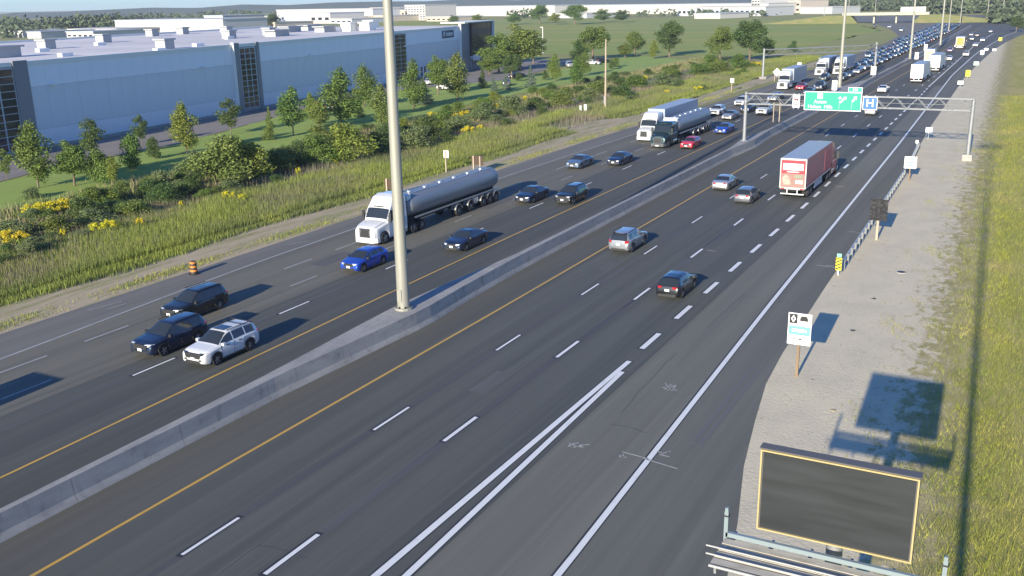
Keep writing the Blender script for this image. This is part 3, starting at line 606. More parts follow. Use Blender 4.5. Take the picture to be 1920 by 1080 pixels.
# ---------------------------------------------------------------- far buildings
M_FB = [mat('far_white_wall', (.52,.50,.47), .7), mat('far_cream_wall', (.50,.43,.36), .7), mat('far_grey_wall', (.42,.44,.46), .7), mat('far_tan_wall', (.48,.38,.30), .7)]
def far_building(x0, x1, yb, ytop, mi, label, wins=0, rows=1, depth=45, yb2=None):
    p0, p1 = W(x0, yb), W(x1, yb if yb2 is None else yb2); d = (p1-p0)[:2]; L = np.linalg.norm(d); h = max(4, hgt((x0+x1)/2, (yb+(yb2 or yb))/2, ytop))
    t = thing('far_building', label, 'building', (p0[0], p0[1], 0), math.atan2(d[1], d[0]), 'buildings on the horizon')
    MB().box(0, L, 0, depth, -.5, h).build('wall', M_FB[mi], t); MB().box(-.5, L+.5, -.5, depth+.5, h, h+.6).build('roof', M_FB[0 if mi != 0 else 2], t)
    if wins:
        me = MB().box(-.5, .5, -.12, 0, -.5, .5).mesh('window'); me.materials.append(M_PANE)
        for i in range(wins):
            for j in range(rows):
                o = ob('window', me, None, t); o.location = (L*(i+.5)/wins, 0, h*(j+.6)/(rows+.3)); o.scale = (L/wins*.55, 1, h/(rows+.5)*.42)
    return t
FBL = [(-40,102,60,53,1,'long low cream building left of the horizon woods',14,1),(52,78,72,65,0,'small white shed among trees at far left',0,1),(108,220,66,57,1,'low cream building right of the far left trees',16,1),
 (218,420,62,38,0,'long white two-tone warehouse behind the roof at left',0,1),(385,420,56,30,0,'tall white block at the end of the long white warehouse',4,2),(520,700,40,18,2,'wide grey-white building behind the near light mast, left side',0,1),
 (582,620,44,25,0,'small white house-like building with brown front',3,1),(655,735,40,30,1,'low cream shop building beside the light mast',10,1),(695,722,36,15,3,'tan four-storey block partly hidden by the light mast',4,3),
 (760,798,38,10,0,'white seven-storey hotel with rows of square windows',7,6),(735,765,38,20,3,'tan lower wing beside the white hotel',5,2),(806,1040,30,12,0,'very long white warehouse right of the hotel',0,1),(1000,1440,26,9,0,'longest pale warehouse on the horizon above the green field',0,1),
 (1270,1435,30,14,2,'grey low plant in front of the longest pale warehouse',18,1),(1408,1424,26,-6,0,'narrow pale tower block above the field',3,6),(1440,1500,24,2,1,'cream industrial hall at right end of the horizon warehouses',6,2),(1302,1350,35,28,0,'thin white shed at the field edge',0,1),(1500,1560,26,14,2,'grey low hall left of the overpass',0,1),
 (0,44,70,64,2,'small grey-roofed shed at the left edge among far trees',0,1),(126,176,72,66,0,'low white block just above the warehouse roof, far left',5,1),(440,516,52,44,1,'low cream block between the two olive far trees',6,1),(620,660,44,36,2,'grey shop block left of the light mast',4,1),
 (800,846,40,33,1,'low tan block right of the white hotel',5,1),(470,530,38,31,0,'white shed on the skyline left of the wide grey building',0,1),(1040,1100,34,27,2,'grey hall half hidden by field trees',0,1),(300,372,52,45,1,'cream hall in front of the two-tone warehouse',8,1)]
for a in FBL: far_building(*a)

# ---------------------------------------------------------------- poles, lamps
def mast(X, Y, label, h=34, base=1.06, r0=.36):
    t = thing('high_mast_pole', label, 'light pole', (X, Y, base), 0, 'high mast light poles in the median')
    MB().tube((0,0,.12), (0,0,h*.5), r0, r0*.72, 12).tube((0,0,h*.5), (0,0,h), r0*.72, r0*.38, 12).build('pole', M_STEELP, t, 40)
    MB().tube((0,0,0), (0,0,.14), r0*1.45, r0*1.45, 12).build('base_plate', M_STEELP, t)
    for k in range(8):
        a = k*math.pi/4; MB().tube((r0*1.22*math.cos(a), r0*1.22*math.sin(a), .14), (r0*1.22*math.cos(a), r0*1.22*math.sin(a), .27), .035, .035, 6).build('anchor_bolt', M_DARK, t)
    MB().box(-.16, .16, -r0-.015, -r0+.06, .55, 1.35).build('access_door', M_STEELP, t)
    rg = MB(); 
    for k in range(12):
        a, c = k*math.pi/6, (k+1)*math.pi/6; rg.tube((1.3*math.cos(a), 1.3*math.sin(a), h-.4), (1.3*math.cos(c), 1.3*math.sin(c), h-.4), .05, .05, 6)
    rg.tube((-1.3,0,h-.4), (1.3,0,h-.4), .05); rg.tube((0,-1.3,h-.4), (0,1.3,h-.4), .05); lr = rg.build('lamp_ring', M_METAL, t)
    for k in range(6):
        a = k*math.pi/3; MB().tube((1.5*math.cos(a), 1.5*math.sin(a), h-.75), (1.5*math.cos(a), 1.5*math.sin(a), h-.35), .32, .16, 10).build('luminaire', M_METAL, lr)
    return t
m_ = W(757, 579, 1.06); mast(m_[0], m_[1], 'tall pale steel high mast standing on the median barrier, nearest and largest', 36, 1.06, .40)
m_ = W(1574, 163, 1.06); mast(m_[0], m_[1], 'tall steel high mast rising behind the green exit sign', 34, 1.06, .38)
m_ = W(1706, 110, 1.06); mast(m_[0], m_[1], 'tall steel high mast in the median left of the eastbound white trucks', 34, 1.06, .38)
m_ = W(1763, 84, 1.06); mast(m_[0], m_[1], 'tall steel high mast in the median beside the orange truck', 34, 1.06, .38)
for i, (px, py) in enumerate(((1778,62),(1640,34),(1590,32),(1800,44),(1850,40),(1878,42),(1545,34))):
    m_ = W(px, py); mast(m_[0], m_[1], f'slim far-off light mast near the overpass, {ordw(i)} of the distant ones', 30, 0, .3)
# the mast that carries the camera; its shadow falls along the right verge
mast(.92, -1.2, 'tall mast just behind the viewpoint whose shadow crosses the right verge', 44, 0, .22)['group'] = 'high mast by the viewpoint'
p = W(1135, 206); t = thing('utility_pole', 'pale wooden utility pole at the edge of the ditch', 'pole', (p[0], p[1], -.05), 0)
MB().tube((0,0,0), (0,0,12.6), .20, .13, 10).build('pole', M_WOODP, t, 50); MB().box(-.25, .0, -.2, .2, 1.2, 2.6).build('meter_box', M_METAL, t)
p = W(1018, 100); t = thing('yard_light_pole', 'cream parking-lot light pole among trees beyond the warehouse', 'light pole', (p[0], p[1], 0), .3)
MB().tube((0,0,0), (0,0,9.5), .16, .12, 8).build('pole', M_CREAM, t); MB().box(-.9, .1, -.15, .15, 9.4, 9.6).build('lamp_head', M_CREAM, t)
for i, (px, py, w_, h_) in enumerate(((1098,211,.55,1.5),(1089,210,.4,1.2))):
    p = W(px, py); t = thing('utility_cabinet', ('taller' if i == 0 else 'shorter')+' pale green roadside cabinet beside the wooden pole', 'cabinet', (p[0], p[1], -.02), .2, 'roadside cabinets')
    MB().box(-w_/2, w_/2, -.25, .25, .1, h_).build('body', mat('cabinet_paint', (.42,.47,.40), .5), t); MB().box(-w_/2-.05, w_/2+.05, -.3, .3, 0, .1).build('plinth', M_CONC, t); MB().box(-w_/2+.04, w_/2-.04, -.27, -.25, .2, h_-.1).build('door', mat('cabinet_door', (.46,.50,.44), .5), t)
MB_ = None

# ---------------------------------------------------------------- signs
def text(s, size, m, parent, loc, rot=(math.pi/2, 0, 0), name='lettering', align='CENTER'):
    cu = bpy.data.curves.new('lettering', 'FONT'); cu.body = s; cu.size = size; cu.align_x = align; cu.align_y = 'CENTER'; cu.extrude = .004; cu.offset = size*.012
    o = bpy.data.objects.new('tmp', cu); COL.objects.link(o); dg = bpy.context.evaluated_depsgraph_get(); me = bpy.data.meshes.new_from_object(o.evaluated_get(dg)); bpy.data.objects.remove(o)
    me.materials.clear(); q = ob(name, me, m, parent); q.location = loc; q.rotation_euler = rot; return q
# signs face -Y (the driver / camera): local x right, z up, face at y<0
gl, gr = W(1397, 262, 1.06), W(1812, 306)
GY = 129.6; gx0, gx1 = -34.15, -6.8
g = thing('sign_gantry', 'galvanised truss sign gantry spanning the eastbound lanes', 'gantry', (0, GY, 0), 0)
MB().tube((gx0,0,1.06), (gx0,0,7.5), .25, .21, 12).build('post', M_METAL, g, 40); MB().tube((gx1,0,.5), (gx1,0,7.3), .25, .21, 12).build('post', M_METAL, g, 40)
MB().box(gx1-.55, gx1+.55, -.55, .55, -.1, .75).build('footing', M_CONC, g); MB().tube((gx0,0,1.06), (gx0,0,1.16), .5, .5, 10).build('base_plate', M_METAL, g)
zt0, zt1 = 5.95, 7.3
for zz in (zt0, zt1):
    for yy_ in (-.45, .45): MB().tube((gx0,yy_,zz), (gx1,yy_,zz), .058, .058, 8).build('chord', M_METAL, g)
MB().tube((gx0,-.45,(zt0+zt1)/2), (gx1,-.45,(zt0+zt1)/2), .03, .03, 6).build('cable_tray', M_METAL, g)
nb = 22; dx = (gx1-gx0)/nb
for i in range(nb):
    xa = gx0+i*dx; bb = MB()
    for yy_ in (-.45, .45):
        za, zb = (zt0, zt1) if i % 2 == 0 else (zt1, zt0); bb.tube((xa,yy_,za), (xa+dx,yy_,zb), .045, .045, 5)
    bb.tube((xa,-.45,zt0), (xa,.45,zt0), .035, .035, 5); bb.tube((xa,-.45,zt1), (xa,.45,zt1), .035, .035, 5); bb.build('lattice_brace', M_METAL, g)
def gx(px): return float(np.interp(px, [1397, 1513, 1617, 1820], [gx0, -26.45, -19.45, gx1]))
sg = thing('exit_sign', 'large green highway exit sign with white arrows on the gantry', 'road sign', (gx(1513), GY-.75, 5.5), 0)
sw, sh = 7.0, 2.35
MB().box(0, sw, 0, .10, 0, sh).build('panel', M_SIGNW, sg); MB().box(.09, sw-.09, -.012, .0, .09, sh-.09).build('green_face', M_SIGNG, sg)
text('Acton', .62, M_SIGNW, sg, (2.0, -.02, 1.07)); text('Halton', .60, M_SIGNW, sg, (1.32, -.02, .45)); text('Hills', .60, M_SIGNW, sg, (3.02, -.02, .45))
bb = MB().prism([(1.65,1.45),(2.25,1.45),(2.3,1.7),(2.25,2.15),(1.65,2.15),(1.6,1.7)], 'y', -.03, -.012); shd = bb.build('route_shield', M_SIGNW, sg); text('25', .36, M_SIGNK, shd, (1.95, -.04, 1.75))
def arrow(pts, w, tip, name='arrow'):
    bb = MB()
    for a, c in zip(pts[:-1], pts[1:]): bb.bar((a[0],-.03,a[1]), (c[0],-.03,c[1]), .02, w)
    d = Vector((pts[-1][0]-pts[-2][0], pts[-1][1]-pts[-2][1])).normalized(); n_ = Vector((-d.y, d.x)); e = Vector(pts[-1])
    bb.prism([tuple(e+n_*tip), tuple(e-n_*tip), tuple(e+d*tip*1.3)], 'y', -.04, -.02); bb.build(name, M_SIGNW, sg)
arrow([(4.35,.25),(4.4,1.2),(4.4,1.5)], .2, .26); arrow([(4.4,1.0),(4.95,1.55)], .18, .26); arrow([(5.85,.25),(5.9,1.2),(6.2,1.6)], .22, .28)
tab = MB().box(5.3, 7.0, 0, .1, sh, sh+.62).build('exit_tab', M_SIGNW, sg); MB().box(5.36, 6.94, -.012, 0, sh+.06, sh+.56).build('green_face', M_SIGNG, tab); text('320', .42, M_SIGNW, tab, (6.15, -.02, sh+.31))
hs_ = thing('hospital_sign', 'square blue hospital sign with white H on the gantry', 'road sign', (gx(1617)+.15, GY-.75, 5.75), 0)
MB().box(0, 1.75, 0, .08, 0, 1.6).build('panel', M_SIGNW, hs_); MB().box(.08, 1.67, -.012, 0, .08, 1.52).build('blue_face', M_SIGNB, hs_); text('H', 1.35, M_SIGNW, hs_, (.875, -.03, .80))
for xx_ in (.35, 1.4): MB().box(xx_-.06, xx_+.06, .08, .2, -.2, 1.8).build('bracket', M_METAL, hs_)
ns = thing('restriction_sign', 'narrow white restriction sign with red ring on the gantry', 'road sign', (gx(1491), GY-.75, 5.75), 0)
MB().box(0, .9, 0, .06, 0, 1.6).build('panel', M_SIGNW, ns)
bb = MB()
for k in range(16):
    a, c = k*math.pi/8, (k+1)*math.pi/8; bb.bar((.45+.33*math.cos(a),-.015,1.0+.33*math.sin(a)), (.45+.33*math.cos(c),-.015,1.0+.33*math.sin(c)), .02, .07)
bb.bar((.22,-.015,1.23), (.68,-.015,.77), .02, .07); bb.build('red_ring', M_SIGNR, ns); MB().box(.2, .7, -.02, 0, .9, 1.12).build('black_symbol', M_SIGNK, ns); MB().box(.25, .65, -.02, 0, .3, .42).build('black_symbol', M_SIGNK, ns)
for xx_ in (.15, .75): MB().box(xx_-.05, xx_+.05, .06, .18, -.2, 1.8).build('bracket', M_METAL, ns)
# second gantry, over the westbound lanes
q0, q1 = W(1430, 148), W(1640, 129, 1.0)
ga = math.atan2(q1[1]-q0[1], q1[0]-q0[0]); gl_ = float(np.linalg.norm((q1-q0)[:2])); g2 = thing('sign_gantry', 'far steel truss gantry over the westbound lanes seen from behind', 'gantry', (q0[0], q0[1], 0), ga)
MB().tube((0,0,0), (0,0,7.2), .30, .24, 10).build('post', M_METAL, g2); MB().tube((gl_,0,1), (gl_,0,7.6), .30, .24, 10).build('post', M_METAL, g2); MB().box(-.6, .6, -.6, .6, -.1, .6).build('footing', M_CONC, g2)
for zz in (5.6, 6.9):
    for yy_ in (-.45, .45): MB().tube((0,yy_,zz), (gl_,yy_,zz), .10, .10, 6).build('chord', M_METAL, g2)
for i in range(16):
    xa = gl_*i/16; za, zb = (5.6, 6.9) if i % 2 == 0 else (6.9, 5.6); MB().tube((xa,-.45,za), (xa+gl_/16,-.45,zb), .05, .05, 5).build('lattice_brace', M_METAL, g2)

# variable message sign near the camera
vm = thing('message_sign', 'large dark LED message sign with yellow border on a catwalk frame', 'message sign', (-3.18, 22.0, 0), 0)
def ledmat():
    m = bpy.data.materials.new('led_matrix_face'); m.use_nodes = True; t = m.node_tree; N = t.nodes; L = t.links; p = N['Principled BSDF']; p.inputs['Roughness'].default_value = .45
    tc = N.new('ShaderNodeTexCoord'); ck = N.new('ShaderNodeTexVoronoi'); ck.inputs['Scale'].default_value = 15; ck.inputs['Randomness'].default_value = .15; L.new(tc.outputs['Object'], ck.inputs['Vector'])
    mpn = N.new('ShaderNodeMapping'); mpn.inputs['Scale'].default_value = (.5, 1, 4.5); L.new(tc.outputs['Object'], mpn.inputs[0]); nz = N.new('ShaderNodeTexNoise'); nz.inputs['Scale'].default_value = 1.0; L.new(mpn.outputs[0], nz.inputs[0])
    mr = N.new('ShaderNodeMapRange'); mr.inputs[1].default_value = .06; mr.inputs[2].default_value = .20; L.new(ck.outputs['Distance'], mr.inputs[0])
    mx = N.new('ShaderNodeMixRGB'); mx.inputs[1].default_value = (.17,.17,.155,1); mx.inputs[2].default_value = (.036,.042,.047,1); L.new(mr.outputs[0], mx.inputs[0])
    m2 = N.new('ShaderNodeMixRGB'); m2.blend_type = 'MULTIPLY'; m2.inputs[0].default_value = .75; L.new(mx.outputs[0], m2.inputs[1]); L.new(nz.outputs[0], m2.inputs[2]); L.new(m2.outputs[0], p.inputs['Base Color']); return m
vw, vz0, vz1 = 1.82, 6.98, 9.16
M_VMSG = mat('sign_housing_grey', (.10, .095, .095), .6)
MB().box(-vw, vw, 0, .25, vz0-.02, vz1+.02).build('housing', M_VMSG, vm); MB().box(-vw-.03, vw+.03, -.05, .27, vz1+.03, vz1+.05).build('top_visor', M_VMSG, vm)
MB().box(-vw+.07, vw-.07, -.03, -.005, vz0+.06, vz1-.06).build('led_face', ledmat(), vm)
yb_ = mat('yellow_border', (.40,.32,.15), .5)
for x0, x1, z0, z1 in ((-vw, vw, vz1-.038, vz1), (-vw, vw, vz0, vz0+.038), (-vw, -vw+.038, vz0+.040, vz1-.040), (vw-.038, vw, vz0+.040, vz1-.040)): MB().box(x0, x1, -.05, -.004, z0, z1).build('yellow_border', yb_, vm)
MB().tube((0,.55,-.1), (0,.55,7.0), .24, .20, 12).build('post', M_METAL, vm, 40); MB().tube((0,.55,-.1), (0,.55,.12), .42, .42, 12).build('base_plate', M_METAL, vm)
cw = 2.55; dk = mat('catwalk_plank', (.44,.415,.36), .7, n1=((2,6,2), (.33,.295,.235), .4, .7)); cz = 6.62
for i in range(4): MB().box(-cw, cw, -.50-.33*i, -.50-.33*i+.26, cz-.05, cz).build('catwalk_plank', dk, vm)
for i in range(6): x_ = -cw+.15+i*(2*cw-.3)/5; MB().box(x_-.03, x_+.03, -1.6, .3, cz-.20, cz-.055).build('cross_beam', M_METAL, vm)
M_RAILB = mat('pale_blue_rail', (.27,.33,.35), .45, .4); M_CRAIL = mat('worn_white_rail', (.34,.34,.33), .5)
MB().box(-cw, cw, -.20, -.10, cz+.02, cz+.14).build('rail', M_RAILB, vm); MB().tube((-cw,-1.62,cz), (cw,-1.62,cz), .035, .035, 8).build('rail', M_CRAIL, vm); MB().tube((-cw-.3,-.86,cz+.06), (cw,-.86,cz+.06), .022, .022, 8).build('rail', M_CRAIL, vm); MB().tube((-cw-.2,-1.2,cz+.05), (cw,-1.2,cz+.05), .022, .022, 8).build('rail', M_CRAIL, vm)
for sx in (-1, 1):
    ps = MB().box(sx*cw-.05, sx*cw+.05, -.20, -.10, cz-.1, cz+.72).build('end_post', M_RAILB, vm); MB().box(sx*cw-.065, sx*cw+.065, -.215, -.085, cz+.58, cz+.62).build('post_clamp', M_DARK, ps); MB().box(sx*cw-.04, sx*cw+.04, -.19, -.11, cz+.72, cz+.82).build('post_cap', M_RAILB, ps)

def post_sign(name, label, px, py, w, h, z0, postm=M_WOOD, cat='road sign', face=M_SIGNW, rz=0.0, group=None, pw_=.07, two=False):
    p = W(px, py); t = thing(name, label, cat, (p[0], p[1], -.05), rz, group)
    for sx in ((-w*.3, w*.3) if two else (0,)): MB().box(sx-pw_, sx+pw_, .02, .02+2*pw_, 0, z0+h*.95).build('post', postm, t)
    MB().box(-w/2, w/2, -.02, .02, z0, z0+h).build('panel', face, t); return t
t = post_sign('permit_sign', 'white lane-permit sign with black diamond on a wooden post', 1493, 706, 1.22, 1.75, 1.88)
MB().box(-.55, -.13, -.03, -.02, 3.05, 3.58).build('black_patch', M_SIGNK, t); MB().prism([(-.34,3.10),(-.21,3.31),(-.34,3.53),(-.47,3.31)], 'y', -.04, -.031).build('white_diamond', M_SIGNW, t); MB().prism([(-.34,3.22),(-.29,3.31),(-.34,3.41),(-.39,3.31)], 'y', -.045, -.041).build('black_diamond', M_SIGNK, t)
MB().prism([(.0,3.22),(.42,3.22),(.42,3.36),(.34,3.5),(.08,3.5),(.0,3.36)], 'y', -.03, -.021).build('vehicle_symbol', M_SIGNK, t); text('AND', .16, M_SIGNK, t, (.22,-.03,3.06)); MB().box(-.56, .56, -.026, -.02, 2.42, 2.92).build('green_band', M_TEAL, t); text('GREEN', .26, M_SIGNW, t, (0,-.035,2.67)); text('PERMIT', .19, M_SIGNK, t, (0,-.03,2.18))
M_WRAP = mat('black_plastic_wrap', (.022,.022,.026), .55, n1=((6,6,12), (.05,.05,.058), .55, .75), bump=.5, bscale=9, spec=.25)
t = post_sign('covered_sign', 'sign wrapped in crumpled black plastic beside the guardrail', 1643, 450, 1.35, 1.75, 1.75, M_WOODP, face=M_WRAP, pw_=.09)
bb = MB()
for i in range(7):
    for j in range(9):
        x0 = -.7+.2*i; z0 = 1.72+.2*j; bb.add([(x0,-.06-random.random()*.07,z0),(x0+.2,-.06-random.random()*.07,z0+random.uniform(-.03,.03)),(x0+.2,-.06-random.random()*.07,z0+.2),(x0,-.06-random.random()*.07,z0+.2)], [(0,1,2,3)])
bb.build('plastic_wrap', M_WRAP, t)
t = post_sign('marker_sign', 'square white sign with faint green print at the guardrail end', 1704, 338, 1.25, 1.3, 1.35, M_WOOD)
for z_ in (1.6, 1.95, 2.3): MB().box(-.35, .4, -.03, -.02, z_, z_+.14).build('print_line', M_TEAL, t)
# hazard marker at guardrail start
t = post_sign('hazard_marker', 'yellow hazard marker with black diagonal stripes at the guardrail end', 1571, 516, .42, .95, .42, M_WHITE, face=M_SIGNY, pw_=.04)
for k in range(4):
    z_ = .47+.25*k; MB().prism([(-.20,z_-.01),(-.20,z_+.09),(.20,min(1.36,z_+.30)),(.20,min(1.36,z_+.20))], 'y', -.03, -.021).build('black_stripe', M_SIGNK, t)
MB().box(-.16, .16, -.03, .05, 1.42, 1.68).build('green_plate', mat('green_plate',(.20,.52,.38),.5), t)
# guardrail
gp = [W(*q) for q in ((1578,506),(1640,412),(1700,322),(1722,275))]
gtp = np.array([[p_[0], p_[1]] for p_ in gp]); seg = np.linalg.norm(np.diff(gtp, axis=0), axis=1); cum = np.concatenate([[0], np.cumsum(seg)])
def gpos(s): return np.array([np.interp(s, cum, gtp[:, 0]), np.interp(s, cum, gtp[:, 1])])
gd = thing('guardrail', 'galvanised steel guardrail along the right shoulder', 'guardrail', (0, 0, 0))
ns_ = int(cum[-1]/1.9)
for i in range(ns_+1):
    q = gpos(i*1.9); MB().box(q[0]+.06, q[0]+.22, q[1]-.08, q[1]+.08, -.1, .80).build('post', mat('dull_post_steel', (.20,.21,.22), .6, .3), gd)
for i in range(ns_):
    a, c = gpos(i*1.9), gpos((i+1)*1.9); bb = MB(); prof = [(.05,.42),(-.03,.48),(-.03,.54),(.05,.59),(-.03,.65),(-.03,.71),(.05,.76)]
    v = [(a[0]+o_, a[1], z_) for o_, z_ in prof]+[(c[0]+o_, c[1], z_) for o_, z_ in prof]; bb.add(v, [(j, j+1, 7+j+1, 7+j) for j in range(6)]); bb.build('rail_beam', mat('rail_steel', (.60,.63,.66), .45, .3), gd)
def small_sign(name, label, px, py, ytop, w, face, frac=.45, cat='road sign', group=None):
    h = hgt(px, py, ytop); return post_sign(name, label, px, py, w, h*frac, h*(1-frac), M_METAL, cat, face, 0, group, .04)
small_sign('roadside_sign', 'small white sign on the gravel verge right of the gantry shadow', 1740, 262, 238, .9, M_SIGNW)
small_sign('delineator_post', 'short white delineator post at the far end of the guardrail', 1718, 282, 262, .35, M_SIGNW, .3, 'post')
small_sign('roadside_sign', 'yellow warning sign on the right verge far down the road', 1814, 146, 131, 1.0, M_SIGNY, .8)
small_sign('roadside_sign', 'pinkish-white low sign near the yellow warning sign', 1800, 163, 151, 1.1, M_SIGNW, .6)
small_sign('roadside_sign', 'tall narrow white sign at the far right shoulder', 1841, 106, 94, 1.1, M_SIGNW, .7)
small_sign('roadside_sign', 'pale green sign on the far right shoulder', 1830, 124, 115, 1.3, mat('pale_green_sign',(.45,.60,.52),.5), .8)
for i, (px, py, yt) in enumerate(((1849,96,90),(1864,97,91),(1875,79,70))): small_sign('roadside_sign', f'tiny far sign along the right ramp edge, {ordw(i)} one away', px, py, yt, 1.2, M_SIGNW if i < 2 else M_SIGNY, .7)
# white sign boards standing on the median barrier
for i, (px, py, yt, w_) in enumerate(((1564,172,156,1.0),(1637,143,120,1.15),(1718,113,99,1.0),(1735,96,90,1.0))):
    p = W(px, py, 1.06); t = thing('median_sign', f'white sign board on the median barrier, {ordw(i)} one from the green sign', 'road sign', (p[0], p[1], 1.06), 0, 'white sign boards on the barrier')
    MB().box(-w_/2, w_/2, -.02, .02, .3, 2.2).build('panel', M_SIGNW, t); MB().box(-.05, .05, .02, .1, 0, 2.1).build('post', M_METAL, t)
p = W(1455, 229, 1.06); t = thing('median_sign', 'brown-backed sign on two wooden legs on the median barrier', 'road sign', (p[0], p[1], 1.06), 0)
for sx in (-.45, .45): MB().box(sx-.06, sx+.06, 0, .12, 0, 2.9).build('post', M_WOODP, t)
MB().box(-.7, .7, .12, .16, 1.6, 3.0).build('panel', M_DARK, t)
# signs on the westbound verge (seen from behind)
for i, (px, py, yt, w_) in enumerate(((838,322,282,.7),(1372,171,147,.8),(1498,135,117,1.0))):
    h = hgt(px, py, yt); p = W(px, py); t = thing('verge_sign', ['back of a small pale sign on a wooden post above the tanker', 'slim wooden sign post on the verge left of the far gantry', 'small pale sign behind the far trucks on the verge'][i], 'road sign', (p[0], p[1], -.05), 0)
    MB().box(-.07, .07, -.2, -.06, 0, h).build('post', M_WOODP, t); MB().box(-w_/2, w_/2, -.05, 0, h*.68, h*1.02).build('panel', M_SIGNW, t)
for i, (px, py, yt) in enumerate(((896,322,291),(735,370,334))):
    h = hgt(px, py, yt); p = W(px, py); t = thing('wooden_post_sign', ['dark sign back on two wooden posts above the tank trailer', 'dark sign back on wooden posts behind the white truck cab'][i], 'road sign', (p[0], p[1], -.05), 0)
    for sx in (-.45, .45): MB().box(sx-.08, sx+.08, -.26, -.1, 0, h).build('post', M_WOODP, t)
    MB().box(-.8, .8, -.09, -.03, h*.45, h*.98).build('panel', mat('dark_plywood',(.07,.045,.03),.8), t)
p = W(1456, 152); t = thing('diamond_sign', 'back of a pale diamond warning sign on the westbound verge', 'road sign', (p[0], p[1], -.05), 0)
for sx in (-.5, .5): MB().box(sx-.07, sx+.07, .02, .14, 0, 2.2).build('post', M_WOODP, t)
MB().prism([(0,1.1),(1.0,2.1),(0,3.1),(-1.0,2.1)], 'y', -.05, .0).build('panel', M_SIGNW, t)
# traffic barrel
p = W(364, 514); t = thing('traffic_barrel', 'orange and black striped traffic barrel on the westbound shoulder', 'barrel', (p[0], p[1], .0), 0)
for k, m in enumerate((M_BLACK, M_SIGNY, M_BLACK, M_SIGNY, M_BLACK, M_SIGNY)):
    mm = M_DARK if m is M_BLACK else mat('barrel_orange', (.62,.20,.03), .5); z_ = .08+.155*k; r_ = .30-.012*k; MB().tube((0,0,z_), (0,0,z_+.155), r_, r_-.012, 16).build('band', mm, t, 40)
MB().tube((0,0,0), (0,0,.08), .40, .40, 16).build('rubber_base', M_BLACK, t); MB().tube((0,0,1.01), (0,0,1.06), .2, .12, 12).build('top_cap', M_DARK, t)
p = W(1690, 511); t = thing('manhole_cover', 'round manhole ring set in the gravel verge', 'manhole', (p[0], p[1], 0), 0)
MB().tube((0,0,-.05), (0,0,.05), .36, .34, 20).build('concrete_ring', M_CONC, t); MB().tube((0,0,.0), (0,0,.06), .27, .27, 20).build('lid', M_DARK, t)
for i, (px, py) in enumerate(((1562,770),(1600,620),(1640,560),(1720,868))):
    p = W(px, py); t = tag(MB().box(-.14, .14, -.06, .06, 0, .03).prism([(-.12,.06),(.03,.06),(.10,.22),(-.06,.18)], 'z', .0, .02).build('debris', M_DARK if i % 3 else M_DIRT), f'small piece of dark litter on the gravel, {ordw(i)} piece', 'litter', 'litter on the gravel verge'); t.location = (p[0], p[1], 0); t.rotation_euler.z = i

# ---------------------------------------------------------------- overpass at the far end
o0, o1 = W(1596, 44), W(1722, 43); oa = math.atan2(o1[1]-o0[1], o1[0]-o0[0]); ol = float(np.linalg.norm((o1-o0)[:2]))
op = thing('overpass', 'far concrete road overpass with pale deck edge above the queue', 'bridge', (o0[0], o0[1], 0), oa)
M_DECK = mat('bridge_concrete', (.40,.39,.32), .8)
MB().box(-6, ol+6, 0, 14, 5.2, 5.9).build('deck', M_DECK, op); MB().box(-6, ol+6, -.3, -.01, 5.0, 6.8).build('parapet', M_DECK, op)
for sx in (-1, 1):
    xe = -1 if sx < 0 else ol+1; MB().prism([(xe-sx*5,-.2),(xe,5.15),(xe+sx*14,5.15),(xe+sx*60,-.2)] if sx > 0 else [(xe+sx*60,-.2),(xe+sx*14,5.15),(xe,5.15),(xe-sx*5,-.2)], 'y', .5, 13.5).build('embankment', M_TALLG, op)
for k in (1, 2): MB().box(ol*k/3-.5, ol*k/3+.5, 3, 11, -.1, 5.18).build('pier', M_DECK, op)
p = W(1682, 30); tb_ = thing('box_trailer', 'white trailer crossing the far overpass', 'trailer', (0, 0, 0), 0)
qa = o0+(o1-o0)*.72; qb = o0+(o1-o0)*1.02; dv = (o1-o0)/ol; nvx = np.array([-dv[1], dv[0]])
tb_.location = (qa[0]+nvx[0]*5, qa[1]+nvx[1]*5, 5.9); tb_.rotation_euler = (0, 0, oa)
MB().box(0, 15, -1.3, 1.3, 1.1, 4.0).build('box', M_SIGNW, tb_); MB().box(.5, 3, -1.2, 1.2, .0, 1.08).build('bogie', M_BLACK, tb_)
